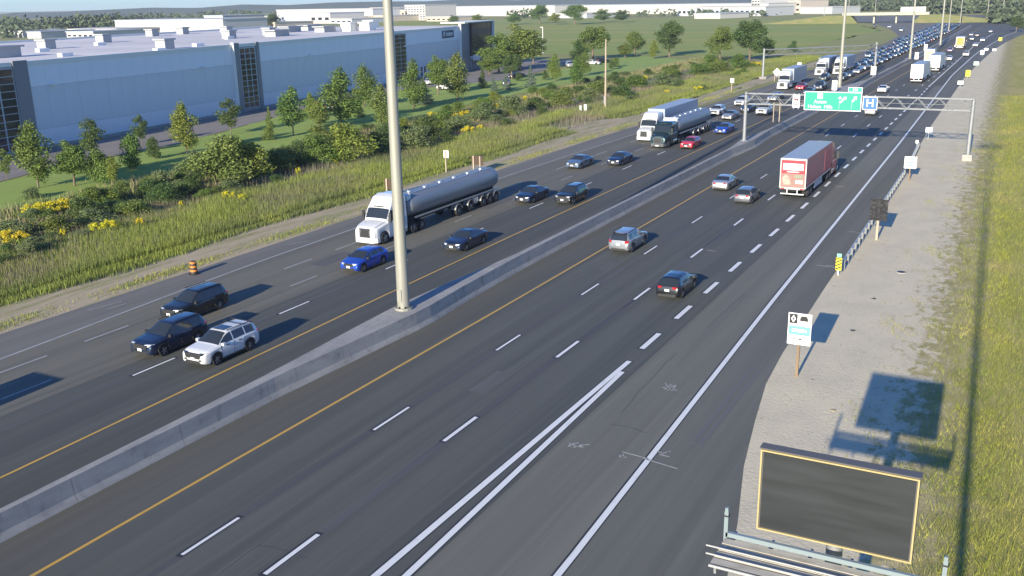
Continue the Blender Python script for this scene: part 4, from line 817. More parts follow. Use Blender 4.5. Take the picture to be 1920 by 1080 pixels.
# ---------------------------------------------------------------- cars
def paint(name, col, metal=.3, rough=.32): return mat('paint_'+name, col, rough, metal, coat=.7)
PAINT = {'black': paint('black', (.012,.014,.018)), 'navy': paint('navy', (.012,.022,.055)), 'white': paint('white', (.58,.59,.60), 0), 'blue': paint('blue', (.018,.07,.42), .4), 'grey': paint('grey', (.16,.17,.185), .5), 'silver': paint('silver', (.42,.42,.42), .6),
 'red': paint('red', (.55,.02,.035), .1), 'maroon': paint('maroon', (.20,.03,.035), .3), 'teal': paint('teal', (.018,.042,.048), .4), 'midgrey': paint('midgrey', (.25,.265,.285), .4), 'bluegrey': paint('bluegrey', (.13,.19,.26), .5), 'beige': paint('beige', (.40,.36,.29), .4), 'purple': paint('purple', (.10,.07,.17), .3)}
SPEC = {
 'sedan': dict(L=4.80, w=.905, r=.33, wb=(1.40,-1.42), sill=.20, top=[(-2.40,.55),(-2.37,.86),(-2.25,1.01),(-1.80,1.06),(-1.62,1.09),(-.95,1.37),(-.55,1.44),(.0,1.45),(.28,1.41),(1.08,1.03),(1.2,1.0),(1.9,.89),(2.22,.78),(2.36,.64),(2.40,.48)],
   belt=[(-2.40,.52),(-2.36,.80),(-2.2,.92),(-1.6,.96),(1.0,.92),(1.9,.81),(2.25,.70),(2.38,.58),(2.40,.46)], wind=(.25,1.10), rear=(-1.66,-.92), sides=[(-1.42,-.86),(-.80,.06),(.13,.92)]),
 'suv': dict(L=4.65, w=.935, r=.36, wb=(1.36,-1.34), sill=.27, top=[(-2.32,.62),(-2.30,.95),(-2.22,1.14),(-2.0,1.56),(-1.85,1.65),(-1.0,1.69),(.1,1.68),(.32,1.62),(1.08,1.16),(1.2,1.12),(1.9,1.03),(2.15,.95),(2.28,.80),(2.32,.55)],
   belt=[(-2.32,.60),(-2.28,.92),(-2.1,1.06),(-1.2,1.08),(1.0,1.03),(1.9,.94),(2.18,.86),(2.29,.74),(2.32,.52)], wind=(.28,1.10), rear=(-2.24,-1.94), sides=[(-1.85,-1.12),(-1.05,-.12),(-.05,.88)]),
 'hatch': dict(L=4.25, w=.885, r=.325, wb=(1.30,-1.28), sill=.21, top=[(-2.12,.58),(-2.10,.88),(-2.0,1.02),(-1.55,1.36),(-1.35,1.43),(-.6,1.48),(.15,1.47),(.4,1.41),(1.15,1.03),(1.25,1.0),(1.8,.90),(2.0,.80),(2.10,.64),(2.125,.48)],
   belt=[(-2.12,.56),(-2.08,.84),(-1.9,.95),(-1.2,.98),(1.0,.93),(1.8,.82),(2.02,.72),(2.1,.58),(2.125,.46)], wind=(.36,1.16), rear=(-2.0,-1.5), sides=[(-1.45,-.80),(-.74,.10),(.17,.98)]),
 'pickup': dict(L=5.85, w=.99, r=.40, wb=(1.85,-1.75), sill=.38, top=[(-2.92,.75),(-2.90,1.20),(-2.84,1.24),(-.86,1.24),(-.80,1.55),(-.66,1.84),(-.3,1.90),(.45,1.90),(.68,1.84),(1.32,1.32),(1.45,1.27),(2.4,1.19),(2.78,1.10),(2.90,.9),(2.925,.6)],
   belt=[(-2.92,.72),(-2.89,1.14),(-2.80,1.20),(-1.2,1.20),(1.2,1.19),(2.4,1.09),(2.80,1.0),(2.91,.82),(2.925,.56)], wind=(.64,1.34), rear=(-.83,-.64), sides=[(-.62,.02),(.09,1.06)])}
def loft(sp, narrow=.20, nstep=84):
    """body skin as a grid of stations; faces sorted into parts"""
    L = sp['L']/2; w0 = sp['w']
    xs = set(np.round(np.linspace(-L, L, nstep), 3))
    for a in [sp['wind'], sp['rear']]+sp['sides']: xs |= {round(a[0], 3), round(a[1], 3)}
    for q in sp['wb']:
        for k in np.linspace(-1, 1, 13): xs.add(round(q+k*(sp['r']+.07), 3))
    xs = np.array(sorted(x for x in xs if -L <= x <= L))
    fx = np.linspace(-L, L, 600)
    def sm(pts):
        y = np.interp(fx, *zip(*pts)); kk = np.ones(15)/15; y2 = np.convolve(np.pad(y, 7, 'edge'), kk, 'valid'); e = np.clip((L-np.abs(fx))/.12, 0, 1); return np.interp(xs, fx, y*(1-e)+y2*e)
    top, belt = sm(sp['top']), sm(sp['belt']); belt = np.minimum(belt, top-.015)
    a = np.abs(xs)/L; ww = w0*(1-.10*np.clip((a-.72)/.28, 0, 1)**2-.10*np.clip((a-.93)/.07, 0, 1)**2)
    low = np.full(len(xs), sp['sill']); low = low+.10*np.clip((a-.86)/.14, 0, 1)
    for q in sp['wb']:
        d = np.abs(xs-q); R_ = sp['r']+.07; low = np.where(d < R_+1e-6, np.maximum(low, sp['r']+np.sqrt(np.maximum(R_**2-d**2, 0))*.98-.0), low)
    low = np.minimum(low, belt-.05)
    cab = np.clip((top-belt-.10)/.40, 0, 1); rw = (ww-.09)-narrow*cab
    V = []; NP = 12
    for i in range(len(xs)):
        lo, be, tp, w, r = low[i], belt[i], top[i], ww[i], rw[i]; pts = [(w*.93, lo), (w*.985, lo+.25*(be-lo)), (w, lo+.62*(be-lo)), (w*.99, be-.04*(be-lo)), (w-.035, be)]
        p4, p8 = pts[-1], (r, tp-.035-.02*cab[i]+.035*0)
        if p8[1] < be: p8 = (r, be+.4*(tp-be))
        for t_ in (.10, .52, .90): pts.append((p4[0]+(p8[0]-p4[0])*t_+.02*math.sin(math.pi*t_)*cab[i], p4[1]+(p8[1]-p4[1])*t_))
        pts += [p8, (r*.86, tp-.008), (r*.45, tp+.006), (0, tp+.012)]
        V.append(pts)
    parts = {}
    def add(nm, q): parts.setdefault(nm, []).append(q)
    n = len(xs)
    def P3(i, j, s): return (float(xs[i]), s*V[i][j][0], V[i][j][1])
    for i in range(n-1):
        xm = (xs[i]+xs[i+1])/2
        for j in range(NP-1):
            for s in (1, -1):
                nm = 'body'
                if 5 <= j <= 6 and cab[i] > .28 and cab[i+1] > .28:
                    for k, (a_, b_) in enumerate(sp['sides']):
                        if a_ < xm < b_: nm = f'side{k}{s}'
                if j >= 9 or (j == 8):
                    if sp['wind'][0] < xm < sp['wind'][1] and j >= 8: nm = 'windshield'
                    if sp['rear'][0] < xm < sp['rear'][1] and j >= 8: nm = 'rear_window'
                q = [P3(i, j, s), P3(i+1, j, s), P3(i+1, j+1, s), P3(i, j+1, s)]
                add(nm, q if s > 0 else q[::-1])
    for i in (0, n-1):
        for j in range(NP-1): add('body', [P3(i, j, 1), P3(i, j+1, 1), P3(i, j+1, -1), P3(i, j, -1)])
    return parts
def quads_mesh(name, qs, smooth=38):
    bm = bmesh.new(); 
    for q in qs:
        try: bm.faces.new([bm.verts.new(p) for p in q])
        except ValueError: pass
    bmesh.ops.remove_doubles(bm, verts=bm.verts, dist=.0008); bmesh.ops.dissolve_degenerate(bm, edges=bm.edges, dist=.0005)
    bmesh.ops.recalc_face_normals(bm, faces=bm.faces); me = bpy.data.meshes.new(name); bm.to_mesh(me); bm.free()
    me.shade_smooth(); me.set_sharp_from_angle(angle=R(smooth)); return me
def wheel_meshes(r, w):
    ty = MB(); prof = [(r*.62,-w/2),(r*.93,-w/2),(r,-w*.36),(r,w*.36),(r*.93,w/2),(r*.62,w/2)]; n = 20; v = []; f = []
    for i in range(n):
        a = 2*math.pi*i/n
        for (rr, yy) in prof: v.append((rr*math.cos(a), yy, rr*math.sin(a)))
    for i in range(n):
        for j in range(6): f.append((6*i+j, 6*i+(j+1) % 6, 6*((i+1) % n)+(j+1) % 6, 6*((i+1) % n)+j))
    tm = ty.add(v, f).mesh('tyre', 40); tm.materials.append(M_BLACK)
    rm = MB().tube((0,-w*.40,0), (0,w*.40,0), r*.63, r*.63, 20)
    rmm = rm.mesh('rim', 40); rmm.materials.append(M_DARK)
    hb = MB()
    for s in (-1, 1):
        hb.tube((0,s*w*.40,0), (0,s*w*.47,0), r*.16, r*.13, 10)
        for k in range(5):
            a = 2*math.pi*k/5; hb.bar((r*.1*math.cos(a), s*w*.43, r*.1*math.sin(a)), (r*.6*math.cos(a), s*w*.43, r*.6*math.sin(a)), r*.16, r*.07)
    hm = hb.mesh('spokes', 40); hm.materials.append(M_RIM); return tm, rmm, hm
CARS = {}
def car_parts(kind):
    if kind in CARS: return CARS[kind]
    sp = SPEC[kind]; L = sp['L']/2; w = sp['w']; pr = loft(sp); out = []   # (name, mesh, material, parent index, location)
    def put(nm, me, m, par=None, loc=(0,0,0)):
        if m is not None and not me.materials: me.materials.append(m)
        out.append((nm, me, m, par, loc)); return len(out)-1
    bm_ = quads_mesh('body', pr['body']); bm_.materials.append(PAINT['black']); body = put('body', bm_, None)
    for nm in sorted(k for k in pr if k != 'body'): put('side_window' if nm.startswith('side') else nm, quads_mesh(nm, pr[nm]), M_GLASS)
    put('underbody', MB().box(-L+.25, L-.25, -w+.16, w-.16, .19 if kind != 'pickup' else .3, .78 if kind != 'pickup' else .95).mesh('underbody'), M_BLACK)
    tm, rm, hm = wheel_meshes(sp['r'], .22)
    for q in sp['wb']:
        for s in (-1, 1): i = put('wheel', tm, None, None, (q, s*(w-.115), sp['r'])); put('rim', rm, None, i); put('spokes', hm, None, i)
    big = kind in ('suv', 'pickup'); zh = {'sedan': .68, 'hatch': .72, 'suv': .86, 'pickup': 1.0}[kind]; zt = {'sedan': .86, 'hatch': .90, 'suv': 1.02, 'pickup': 1.0}[kind]
    for s in (-1, 1):
        y1, y0 = s*(w-.10), s*(w-.50)
        put('headlight', MB().prism([(L-.10,y0),(L-.0,y0),(L-.09,s*(w-.22)),(L-.34,s*(w-.055)),(L-.5,s*(w-.055))], 'z', zh-.055, zh+.075).mesh('headlight', 40), M_HEAD)
        if kind == 'pickup' or kind == 'suv': put('taillight', MB().prism([(-L-.012,s*(w-.36)),(-L+.0,s*(w-.20)),(-L+.2,s*(w-.045)),(-L+.3,s*(w-.10)),(-L+.1,s*(w-.36))], 'z', zt-.12, zt+.10 if kind == 'suv' else zt+.18).mesh('taillight'), M_TAIL)
        else: put('taillight', MB().prism([(-L-.012,s*(w-.50)),(-L+.0,s*(w-.26)),(-L+.25,s*(w-.055)),(-L+.35,s*(w-.10)),(-L+.1,s*(w-.50))], 'z', zt-.09, zt+.06).mesh('taillight'), M_TAIL)
        put('mirror', MB().box(.72 if kind != 'pickup' else .95, .92 if kind != 'pickup' else 1.15, *sorted((s*(w-.03), s*(w+.17))), sp['belt'][4][1]+.02, sp['belt'][4][1]+.17).mesh('mirror'), M_DARK)
        put('fog_lamp', MB().box(L-.10, L+.004, *sorted((s*(w-.48), s*(w-.28))), .36+(.12 if big else 0), .46+(.12 if big else 0)).mesh('fog_lamp'), M_DARK)
        put('sill_trim', MB().box(-1.0, 1.0, *sorted((s*(w-.10), s*(w-.012))), sp['sill']-.05, sp['sill']+.05).mesh('sill_trim'), M_DARK)
    gh = .30 if big else .16
    gw_ = .60 if kind == 'suv' else .46
    put('grille', MB().prism([(-gw_+.08,zh-.10-gh*.5),(gw_-.08,zh-.10-gh*.5),(gw_,zh+.05),(-gw_,zh+.05)], 'x', L-.1, L+.018).mesh('grille'), M_DARK)
    put('air_intake', MB().box(L-.1, L+.010, -.5, .5, sp['sill']+.08, sp['sill']+.22).mesh('air_intake'), M_DARK)
    put('front_plate', MB().box(L, L+.03, -.16, .16, sp['sill']+.24, sp['sill']+.40).mesh('plate'), M_PLATE)
    put('rear_plate', MB().box(-L-.025, -L+.02, -.16, .16, .62 if not big else .72, .77 if not big else .87).mesh('plate'), M_PLATE)
    put('rear_bumper_trim', MB().box(-L-.02, -L+.12, -.62, .62, sp['sill']+.04, sp['sill']+.2).mesh('rear_bumper_trim'), M_DARK)
    if kind in ('suv', 'pickup'):
        for q in sp['wb']:
            for s in (-1, 1):
                ab = MB(); aa = np.linspace(.1, math.pi-.1, 11); r_ = sp['r']+.075
                for a0, a1 in zip(aa[:-1], aa[1:]): ab.bar((q+r_*math.cos(a0), s*(w-.004), sp['r']+r_*math.sin(a0)), (q+r_*math.cos(a1), s*(w-.004), sp['r']+r_*math.sin(a1)), .03, .06)
                put('wheel_arch_trim', ab.mesh('wheel_arch_trim'), M_DARK)
        put('lower_bumper', MB().prism([(-L+.0,0),(0,0)] and [(L-.28,-w+.14),(L+.004,-w+.36),(L+.006,w-.36),(L-.28,w-.14)], 'z', sp['sill']+.04, sp['sill']+.17).mesh('lower_bumper'), M_DARK)
    for s in (-1, 1):
        for x_ in ((-.55, .45) if kind != 'pickup' else (-.35, .45)): put('door_handle', MB().box(x_-.11, x_+.11, *sorted((s*(w-.03), s*(w+.025))), sp['belt'][3][1]-.13, sp['belt'][3][1]-.09).mesh('door_handle'), M_DARK)
        for x_ in ((-.95, -.06, .95) if kind != 'pickup' else (-.66, .05, 1.05)): put('door_seam', MB().box(x_-.008, x_+.008, *sorted((s*(w-.06), s*(w+.003))), sp['sill']+.1, sp['belt'][3][1]-.02).mesh('door_seam'), M_BLACK)
    if kind == 'suv':
        for s in (-1, 1): put('roof_rail', MB().bar((-1.75, s*.66, 1.70), (.15, s*.66, 1.72), .04, .04).mesh('roof_rail'), M_DARK)
        put('spoiler', MB().prism([(-2.08,1.56),(-1.8,1.66),(-1.8,1.60)], 'y', -.62, .62).mesh('spoiler'), M_DARK)
    if kind == 'pickup': put('bed_cover', MB().box(-2.82, -.92, -.82, .82, 1.225, 1.262).mesh('bed_cover'), M_DARK)
    CARS[kind] = out; return out
def car(kind, X, Y, heading, col, label, group, extra=None, z=0.0, rz=0.0):
    """heading +1 = away from camera (eastbound), -1 = westbound"""
    t = thing({'sedan':'sedan_car','suv':'suv_car','hatch':'hatchback_car','pickup':'pickup_truck'}[kind], label, 'pickup' if kind == 'pickup' else 'car', (X, Y, z), heading*math.pi/2+rz, group)
    made = []
    for (nm, me, m, par, loc) in car_parts(kind):
        o = ob(nm, me, None, made[par] if par is not None else t); o.location = loc; made.append(o)
        if nm == 'body' or (nm == 'mirror' and col in ('white',)): o.material_slots[0].link = 'OBJECT'; o.material_slots[0].material = PAINT[col]
    if extra == 'sunroof':
        for o in made:
            if o.name.startswith('headlight'): o.material_slots[0].link = 'OBJECT'; o.material_slots[0].material = M_GLASS
        MB().box(-.55, .18, -.42, .42, 1.69, 1.708).build('sunroof', M_GLASS, t)
        for x_ in (-1.0, -1.6): MB().box(x_-.03, x_+.03, -.68, .68, 1.74, 1.77).build('roof_crossbar', M_DARK, t)
    return t
LOW = {}
def low_car(kind):
    """far copy: one mesh, same shape"""
    if kind in LOW: return LOW[kind]
    v = []; f = []; mi = []; mats = [PAINT['black'], M_GLASS, M_BLACK, M_HEAD, M_TAIL, M_DARK, M_PLATE, M_RIM]; parts = car_parts(kind); locs = []
    for (nm, me, m, par, loc) in parts:
        base = np.array(loc)+(locs[par] if par is not None else 0); locs.append(base)
        if nm in ('spokes', 'fog_lamp', 'sill_trim', 'door_handle', 'door_seam', 'wheel_arch_trim', 'lower_bumper'): continue
        mm = me.materials[0]; k = mats.index(mm) if mm in mats else 5; o = len(v)
        v += [tuple(np.array(q.co)+base) for q in me.vertices]
        for p_ in me.polygons: f.append([i+o for i in p_.vertices]); mi.append(k)
    me = bpy.data.meshes.new('car_far'); me.from_pydata(v, [], f); [me.materials.append(q) for q in mats]
    me.polygons.foreach_set('material_index', mi); me.update(); me.shade_smooth(); me.set_sharp_from_angle(angle=R(38)); LOW[kind] = me; return me
def far_car(kind, X, Y, heading, col, label, group):
    o = bpy.data.objects.new({'sedan':'sedan_car','suv':'suv_car','hatch':'hatchback_car','pickup':'pickup_truck'}[kind], low_car(kind)); COL.objects.link(o)
    o.material_slots[0].link = 'OBJECT'; o.material_slots[0].material = PAINT[col]; o.location = (X, Y, 0); o.rotation_euler.z = heading*math.pi/2
    return tag(o, label, 'pickup' if kind == 'pickup' else 'car', group)
def at_front(px, py, kind): return W(px, py, .32)[1]+.05+SPEC[kind]['L']/2       # westbound: front bumper at that pixel
def at_rear(px, py, kind): return W(px, py, .35)[1]-.35+SPEC[kind]['L']/2        # eastbound: rear bumper at that pixel
GW, GE = 'westbound cars', 'eastbound cars'
for kind, px, py, X, col, lab, ex in [
 ('suv',340,602,-48.35,'black','black SUV in the outer westbound lane, just behind another black SUV',None),
 ('suv',290,670,-44.75,'navy','dark navy SUV beside the white SUV, lower left',None),
 ('suv',388,687,-40.75,'white','white SUV with sunroof and roof bars near the yellow line','sunroof'),
 ('hatch',668,508,-44.9,'blue','bright blue hatchback just left of the near light mast',None),
 ('sedan',850,468,-41.0,'navy','dark sedan with long shadow just right of the near light mast',None),
 ('sedan',992,379,-44.7,'navy','dark blue sedan behind the tank trailer',None),
 ('suv',1066,381,-40.7,'black','black SUV beside the yellow line behind the tank trailer',None),
 ('sedan',1080,314,-48.6,'bluegrey','blue-grey sedan left of its near twin, mid westbound lanes',None),
 ('sedan',1154,308,-44.9,'navy','navy sedan with pale bumper following in the middle westbound lane',None),
 ('hatch',1296,277,-41.0,'red','bright red hatchback beside the dark tanker truck',None),
 ('sedan',1357,249,-41.0,'blue','blue sedan left of the gantry post',None),
 ('sedan',1371,223,-44.9,'silver','silver-grey sedan behind the tank trailer, far',None),
 ('suv',1346,215,-48.6,'white','white SUV leading the far group of cars',None)]:
    car(kind, X, at_front(px, py, kind), -1, col, lab, GW, ex)
for kind, px, py, X, col, lab, ex in [
 ('hatch',1262,552,-20.75,'black','black hatchback with red tail lights in the right eastbound lane',None),
 ('suv',1167,467,-28.45,'midgrey','grey SUV straddling the yellow eastbound edge line',None),
 ('sedan',1351,352,-28.55,'silver','silver sedan over the eastbound yellow line, left of the red trailer',None),
 ('hatch',1391,376,-24.6,'grey','grey hatchback just left of the red trailer',None),
 ('sedan',1665,214,-24.6,'silver','silver sedan passing under the blue hospital sign',None),
 ('sedan',1683,172,-28.4,'white','white sedan beyond the gantry in the left eastbound lane',None)]:
    car(kind, X, at_rear(px, py, kind), 1, col, lab, GE, ex)
# mid-distance westbound
for kind, px, py, X, col, lab in [('pickup',1441,215,-41.2,'white','white pickup right of the gantry post'),('suv',1394,197,-48.7,'white','white SUV partly behind the gantry post'),('sedan',1409,209,-45,'navy','navy sedan directly behind the gantry post'),('sedan',1424,187,-45.2,'silver','pale sedan seen through the gantry truss, left half'),
 ('sedan',1462,186,-45.2,'black','black sedan seen through the gantry truss'),('sedan',1509,167,-45.2,'red','red car beside the front white far truck'),('pickup',1543,168,-41.4,'navy','dark navy pickup above the green sign'),('suv',1548,150,-45.1,'teal','dark teal SUV behind the navy pickup'),('suv',1568,149,-41.4,'teal','teal van-like SUV left of the second mast'),('sedan',1600,143,-41.6,'grey','grey sedan right of the second mast'),('sedan',1617,136,-41.6,'silver','silver car by the third far truck'),('sedan',1480,176,-41.3,'black','black car just left of the green sign')]:
    far_car(kind, X, at_front(px, py, kind), -1, col, lab, 'mid-distance westbound cars')
KC = ['sedan','suv','hatch','pickup','suv','sedan']; CC = ['black','navy','grey','silver','bluegrey','teal','black','navy','blue','grey','navy','bluegrey','maroon','black','teal','white','bluegrey','navy']
for X, lane, ya in ((-41.6,'inner',268),(-45.2,'middle',262),(-48.9,'outer',330),(-52.4,'outermost',420)):
    y = ya; i = 0
    while y < 640 and i < 40:
        k = random.choice(KC); c = random.choice(CC); dxr = -.004*max(0, y-300)*0
        far_car(k, X+random.uniform(-.2,.2)+float(np.interp(y,[0,430,560,640],[0,0,-1.5,-4])), y, -1, c, f'tiny {"dark blue" if c=="navy" else c} {"SUV" if k=="suv" else "hatchback" if k=="hatch" else k} in the {lane} lane of the westbound jam, {ordw(i)} in its queue', 'cars in the westbound jam'); y += random.uniform(7.5, 10.5) if k != 'pickup' else random.uniform(9, 12); i += 1
for i, (px, py, X, k, c) in enumerate(((1690,130,-28.4,'sedan','silver'),(1783,112,-24.6,'sedan','white'),(1793,104,-21.5,'suv','white'),(1783,96,-28,'sedan','purple'),(1820,86,-22.5,'sedan','white'),(1823,76,-22.5,'sedan','silver'),(1787,88,-28,'sedan','white'),(1812,74,-27,'sedan','grey'),(1822,68,-27,'suv','black'),(1835,60,-24,'sedan','grey'),(1808,66,-30,'sedan','grey'))):
    far_car(k, X, at_rear(px, py, k), 1, c, f'tiny far eastbound {c} {"SUV" if k=="suv" else k}, {ordw(i)} beyond the gantry', 'far eastbound cars')
for i, (px, py, c) in enumerate(((1682,84,'maroon'),(1640,50,'black'),(1690,58,'silver'),(1668,52,'white'))):
    p = W(px, py); far_car('sedan', p[0], p[1], -1, c, f'lone {c} car on the curving ramp by the overpass', 'cars on the ramp')
for i, (px, py, c, k) in enumerate(((1190,160,'white','suv'),)): pass
for i, (px, py, c) in enumerate(((720,192,'white'),(640,206,'silver'),(803,158,'white'),(838,168,'white'),(968,146,'black'),(1068,126,'white'),(1112,121,'white'),(1130,118,'black'),(950,160,'grey'),(600,208,'black'))):
    p = W(px, py); o = far_car(['sedan','suv'][i % 2], p[0], p[1], 1, c, f'parked {c} car half hidden by trees in the warehouse yard, {ordw(i)} one', 'cars parked in the warehouse yard'); o.rotation_euler.z = .3+i

# ---------------------------------------------------------------- heavy trucks
CABSPEC = dict(L=4.6, w=1.13, r=.52, wb=(1.05,), sill=.42,
  top=[(-2.30,3.86),(-1.2,3.90),(-.55,3.72),(-.02,3.05),(.10,2.85),(.62,2.0),(.75,1.92),(1.6,1.76),(2.12,1.62),(2.25,1.48),(2.30,1.2)],
  belt=[(-2.30,1.75),(.6,1.72),(1.6,1.52),(2.1,1.40),(2.27,1.25),(2.30,.9)], wind=(.10,.62), rear=(-9,-8), sides=[(-.85,.30)])
CAB = {}
def cab_parts(fair=True):
    if fair in CAB: return CAB[fair]
    sp = dict(CABSPEC)
    if not fair: sp['top'] = [(-2.30,3.3),(-.6,3.32),(-.1,3.1),(.10,2.85),(.62,2.02),(.75,1.95),(1.6,1.85),(2.12,1.75),(2.25,1.62),(2.30,1.25)]
    # taller side band: windows only in the lower part of the cab side
    L = sp['L']/2; pr = {}; xs = np.unique(np.concatenate([np.linspace(-L, L, 60), [.10,.62,-.85,.30], 1.05+np.linspace(-1,1,13)*.60])); xs = xs[(xs >= -L) & (xs <= L)]
    top = np.interp(xs, *zip(*sp['top'])); belt = np.interp(xs, *zip(*sp['belt'])); ww = np.interp(xs, [-2.3,.4,1.2,2.0,2.3], [1.24,1.24,1.18,1.10,.98])
    low = np.full(len(xs), .42); d = np.abs(xs-1.05); low = np.where(d < .60, np.maximum(low, .52+np.sqrt(np.maximum(.60**2-d**2, 0))), low); low = np.minimum(low, belt-.08)
    rw = np.where(xs < .62, 1.10-.10*np.clip((top-2.8)/1.1, 0, 1), np.maximum(ww-.30, .55))
    V = []
    for i in range(len(xs)):
        w, lo, be, tp, r = ww[i], low[i], belt[i], top[i], rw[i]; wt = min(2.72, tp-.12)
        z5, z6 = (be+.06, max(be+.08, wt)) if xs[i] < .62 else (be+.2*(tp-be), be+.5*(tp-be))
        k = 0 if xs[i] < .62 else 1
        V.append([(w*.96,lo),(w,lo+.3*(be-lo)),(w,be-.03),(w-.02,be),(w-.03-(.05 if k else 0),z5),(w-.07-(.12 if k else 0),z6),((w+r)/2-.02,(z6+tp*2)/3),(r,tp-.07),(r*.82,tp-.015),(r*.4,tp),(0,tp+.005)])
    NP = 11
    for i in range(len(xs)-1):
        xm = (xs[i]+xs[i+1])/2
        for j in range(NP-1):
            for s in (1, -1):
                nm = 'cab_body'
                if j == 4 and -.85 < xm < .25: nm = f'side_window{s}'
                if .10 < xm < .60 and j >= 7: nm = 'windshield'
                q = [(xs[i], s*V[i][j][0], V[i][j][1]), (xs[i+1], s*V[i+1][j][0], V[i+1][j][1]), (xs[i+1], s*V[i+1][j+1][0], V[i+1][j+1][1]), (xs[i], s*V[i][j+1][0], V[i][j+1][1])]
                pr.setdefault(nm, []).append(q)
    for i in (0, len(xs)-1):
        for j in range(NP-1): pr['cab_body'].append([(xs[i], V[i][j][0], V[i][j][1]), (xs[i], V[i][j+1][0], V[i][j+1][1]), (xs[i], -V[i][j+1][0], V[i][j+1][1]), (xs[i], -V[i][j][0], V[i][j][1])])
    out = {k: quads_mesh(k, v, 32) for k, v in pr.items()}; CAB[fair] = out; return out
TW = wheel_meshes(.52, .30); TW2 = wheel_meshes(.52, .58)
def semi(X, Y, heading, cabcol, label, kind='van', length=16.1, side=None, fair=True, group='semi trucks', rear=None, roofm=None):
    """front bumper at local x=0, body runs to -x"""
    t = thing('semi_truck', label, 'truck', (X, Y, 0), heading*math.pi/2, group)
    for nm, me in cab_parts(fair).items():
        m = PAINT[cabcol] if nm == 'cab_body' else M_GLASS
        if not me.materials: me.materials.append(M_GLASS if nm != 'cab_body' else PAINT['white'])
        o = ob('side_window' if nm.startswith('side') else nm, me, m, t); o.location = (-2.42, 0, 0)
        cabo = o if nm == 'cab_body' else None
        if cabo: body = o
    def pt(nm, b_, m, par=t, sm=None): return b_.build(nm, m, par, sm)
    pt('grille', MB().prism([(-.48,.72),(.48,.72),(.44,1.42),(-.44,1.42)], 'x', -.2, -.09), M_DARK); pt('grille_surround', MB().box(-.16, -.105, -.56, .56, 1.42, 1.50).box(-.16, -.105, -.56, -.49, .7, 1.42).box(-.16, -.105, .49, .56, .7, 1.42), M_CHROME)
    pt('bumper', MB().prism([(-.02,-.9),(-.02,.9),(-.35,1.16),(-.7,1.17),(-.7,-1.17),(-.35,-1.16)], 'z', .28, .70), PAINT[cabcol] if cabcol == 'white' else M_CHROME); pt('front_plate', MB().box(-.02, .01, -.2, .2, .34, .48), M_PLATE)
    for s in (-1, 1):
        pt('headlight', MB().prism([(-.16,s*.60),(-.22,s*.98),(-.55,s*1.09),(-.6,s*.8)], 'z', .86, 1.10), M_HEAD); pt('mirror', MB().box(-2.05, -1.9, *sorted((s*1.30, s*1.52)), 1.75, 2.6), M_DARK); pt('mirror_arm', MB().bar((-2.0,s*1.1,2.3), (-1.97,s*1.35,2.3), .05, .05), M_DARK)
        pt('fuel_tank', MB().tube((-4.6,s*.98,.72), (-3.2,s*.98,.72), .30, .30, 14), M_CHROME if cabcol != 'white' else M_ALU, t, 40)
    pt('chassis', MB().box(-7.6, -1.0, -.45, .45, .62, .92), M_BLACK); pt('roof_lights', MB().box(-2.35, -2.25, -.5, .5, 2.95 if fair else 3.1, 3.02 if fair else 3.17), M_DARK)
    def axle(x, dual=True, par=t):
        for s in (-1, 1):
            tm, rm, hm = TW2 if dual else TW; o = ob('wheel', tm, None, par); o.location = (x, s*(1.0 if dual else 1.06), .52); ob('rim', rm, None, o); ob('spokes', hm, None, o)
    axle(-1.37, False); axle(-5.75); axle(-7.05)
    x0 = -5.25; x1 = x0-length
    if kind == 'van':
        sm_ = side or mat('trailer_side_white', (.66,.67,.68), .45, n1=((.3,.3,.6), (.58,.59,.60), .4, .7))
        tr = pt('trailer_body', MB().box(x1, x0, -1.29, 1.29, 1.12, 4.08), sm_); pt('trailer_roof', MB().box(x1+.02, x0-.02, -1.27, 1.27, 4.083, 4.11), roofm or mat('trailer_roof_alu', (.34,.37,.41), .45, .2), tr)
        pt('rear_frame', MB().box(x1-.05, x1-.002, -1.29, -1.19, 1.12, 4.08).box(x1-.05, x1-.002, 1.19, 1.29, 1.12, 4.08).box(x1-.05, x1-.002, -1.188, 1.188, 3.94, 4.08).box(x1-.05, x1-.002, -1.188, 1.188, 1.0, 1.2), M_ALU, tr)
        for s in (-1, 1):
            dr = pt('rear_door', MB().box(x1-.035, x1-.004, *sorted((s*.015, s*1.18)), 1.21, 3.93), rear or sm_, tr)
            pt('taillight', MB().box(x1-.07, x1-.04, *sorted((s*.75, s*1.15)), 1.02, 1.14), M_TAIL, tr)
            for yy in (.35, .85): pt('lock_rod', MB().tube((x1-.06,s*yy,1.25), (x1-.06,s*yy,3.9), .018, .018, 5), M_METAL, dr)
            pt('side_skirt', MB().box(x1+4.6, x0-4.6, *sorted((s*1.22, s*1.25)), .42, 1.11), sm_ if not rear else mat('skirt_grey', (.42,.43,.46), .5), tr)
            pt('side_rail', MB().box(x1, x0, *sorted((s*1.292, s*1.31)), 1.10, 1.26), M_ALU, tr)
        pt('underride_bar', MB().box(x1-.05, x1+.05, -1.15, 1.15, .48, .60).box(x1-.04, x1+.04, -.55, -.45, .6, 1.0).box(x1-.04, x1+.04, .45, .55, .6, 1.0), M_ALU if rear else M_METAL)
        pt('trailer_frame', MB().box(x1+.4, x1+5.0, -.5, .5, .72, 1.11), M_BLACK); axle(x1+1.6); axle(x1+2.9); pt('landing_gear', MB().box(x0-3.2, x0-3.05, -.8, -.7, .25, 1.1).box(x0-3.2, x0-3.05, .7, .8, .25, 1.1), M_BLACK)
        return t, tr, x0, x1
    # tanker
    M_TANK = mat('polished_tank', (.26,.275,.29), .46, .45, n1=((.15,3,3), (.22,.235,.25), .4, .7))
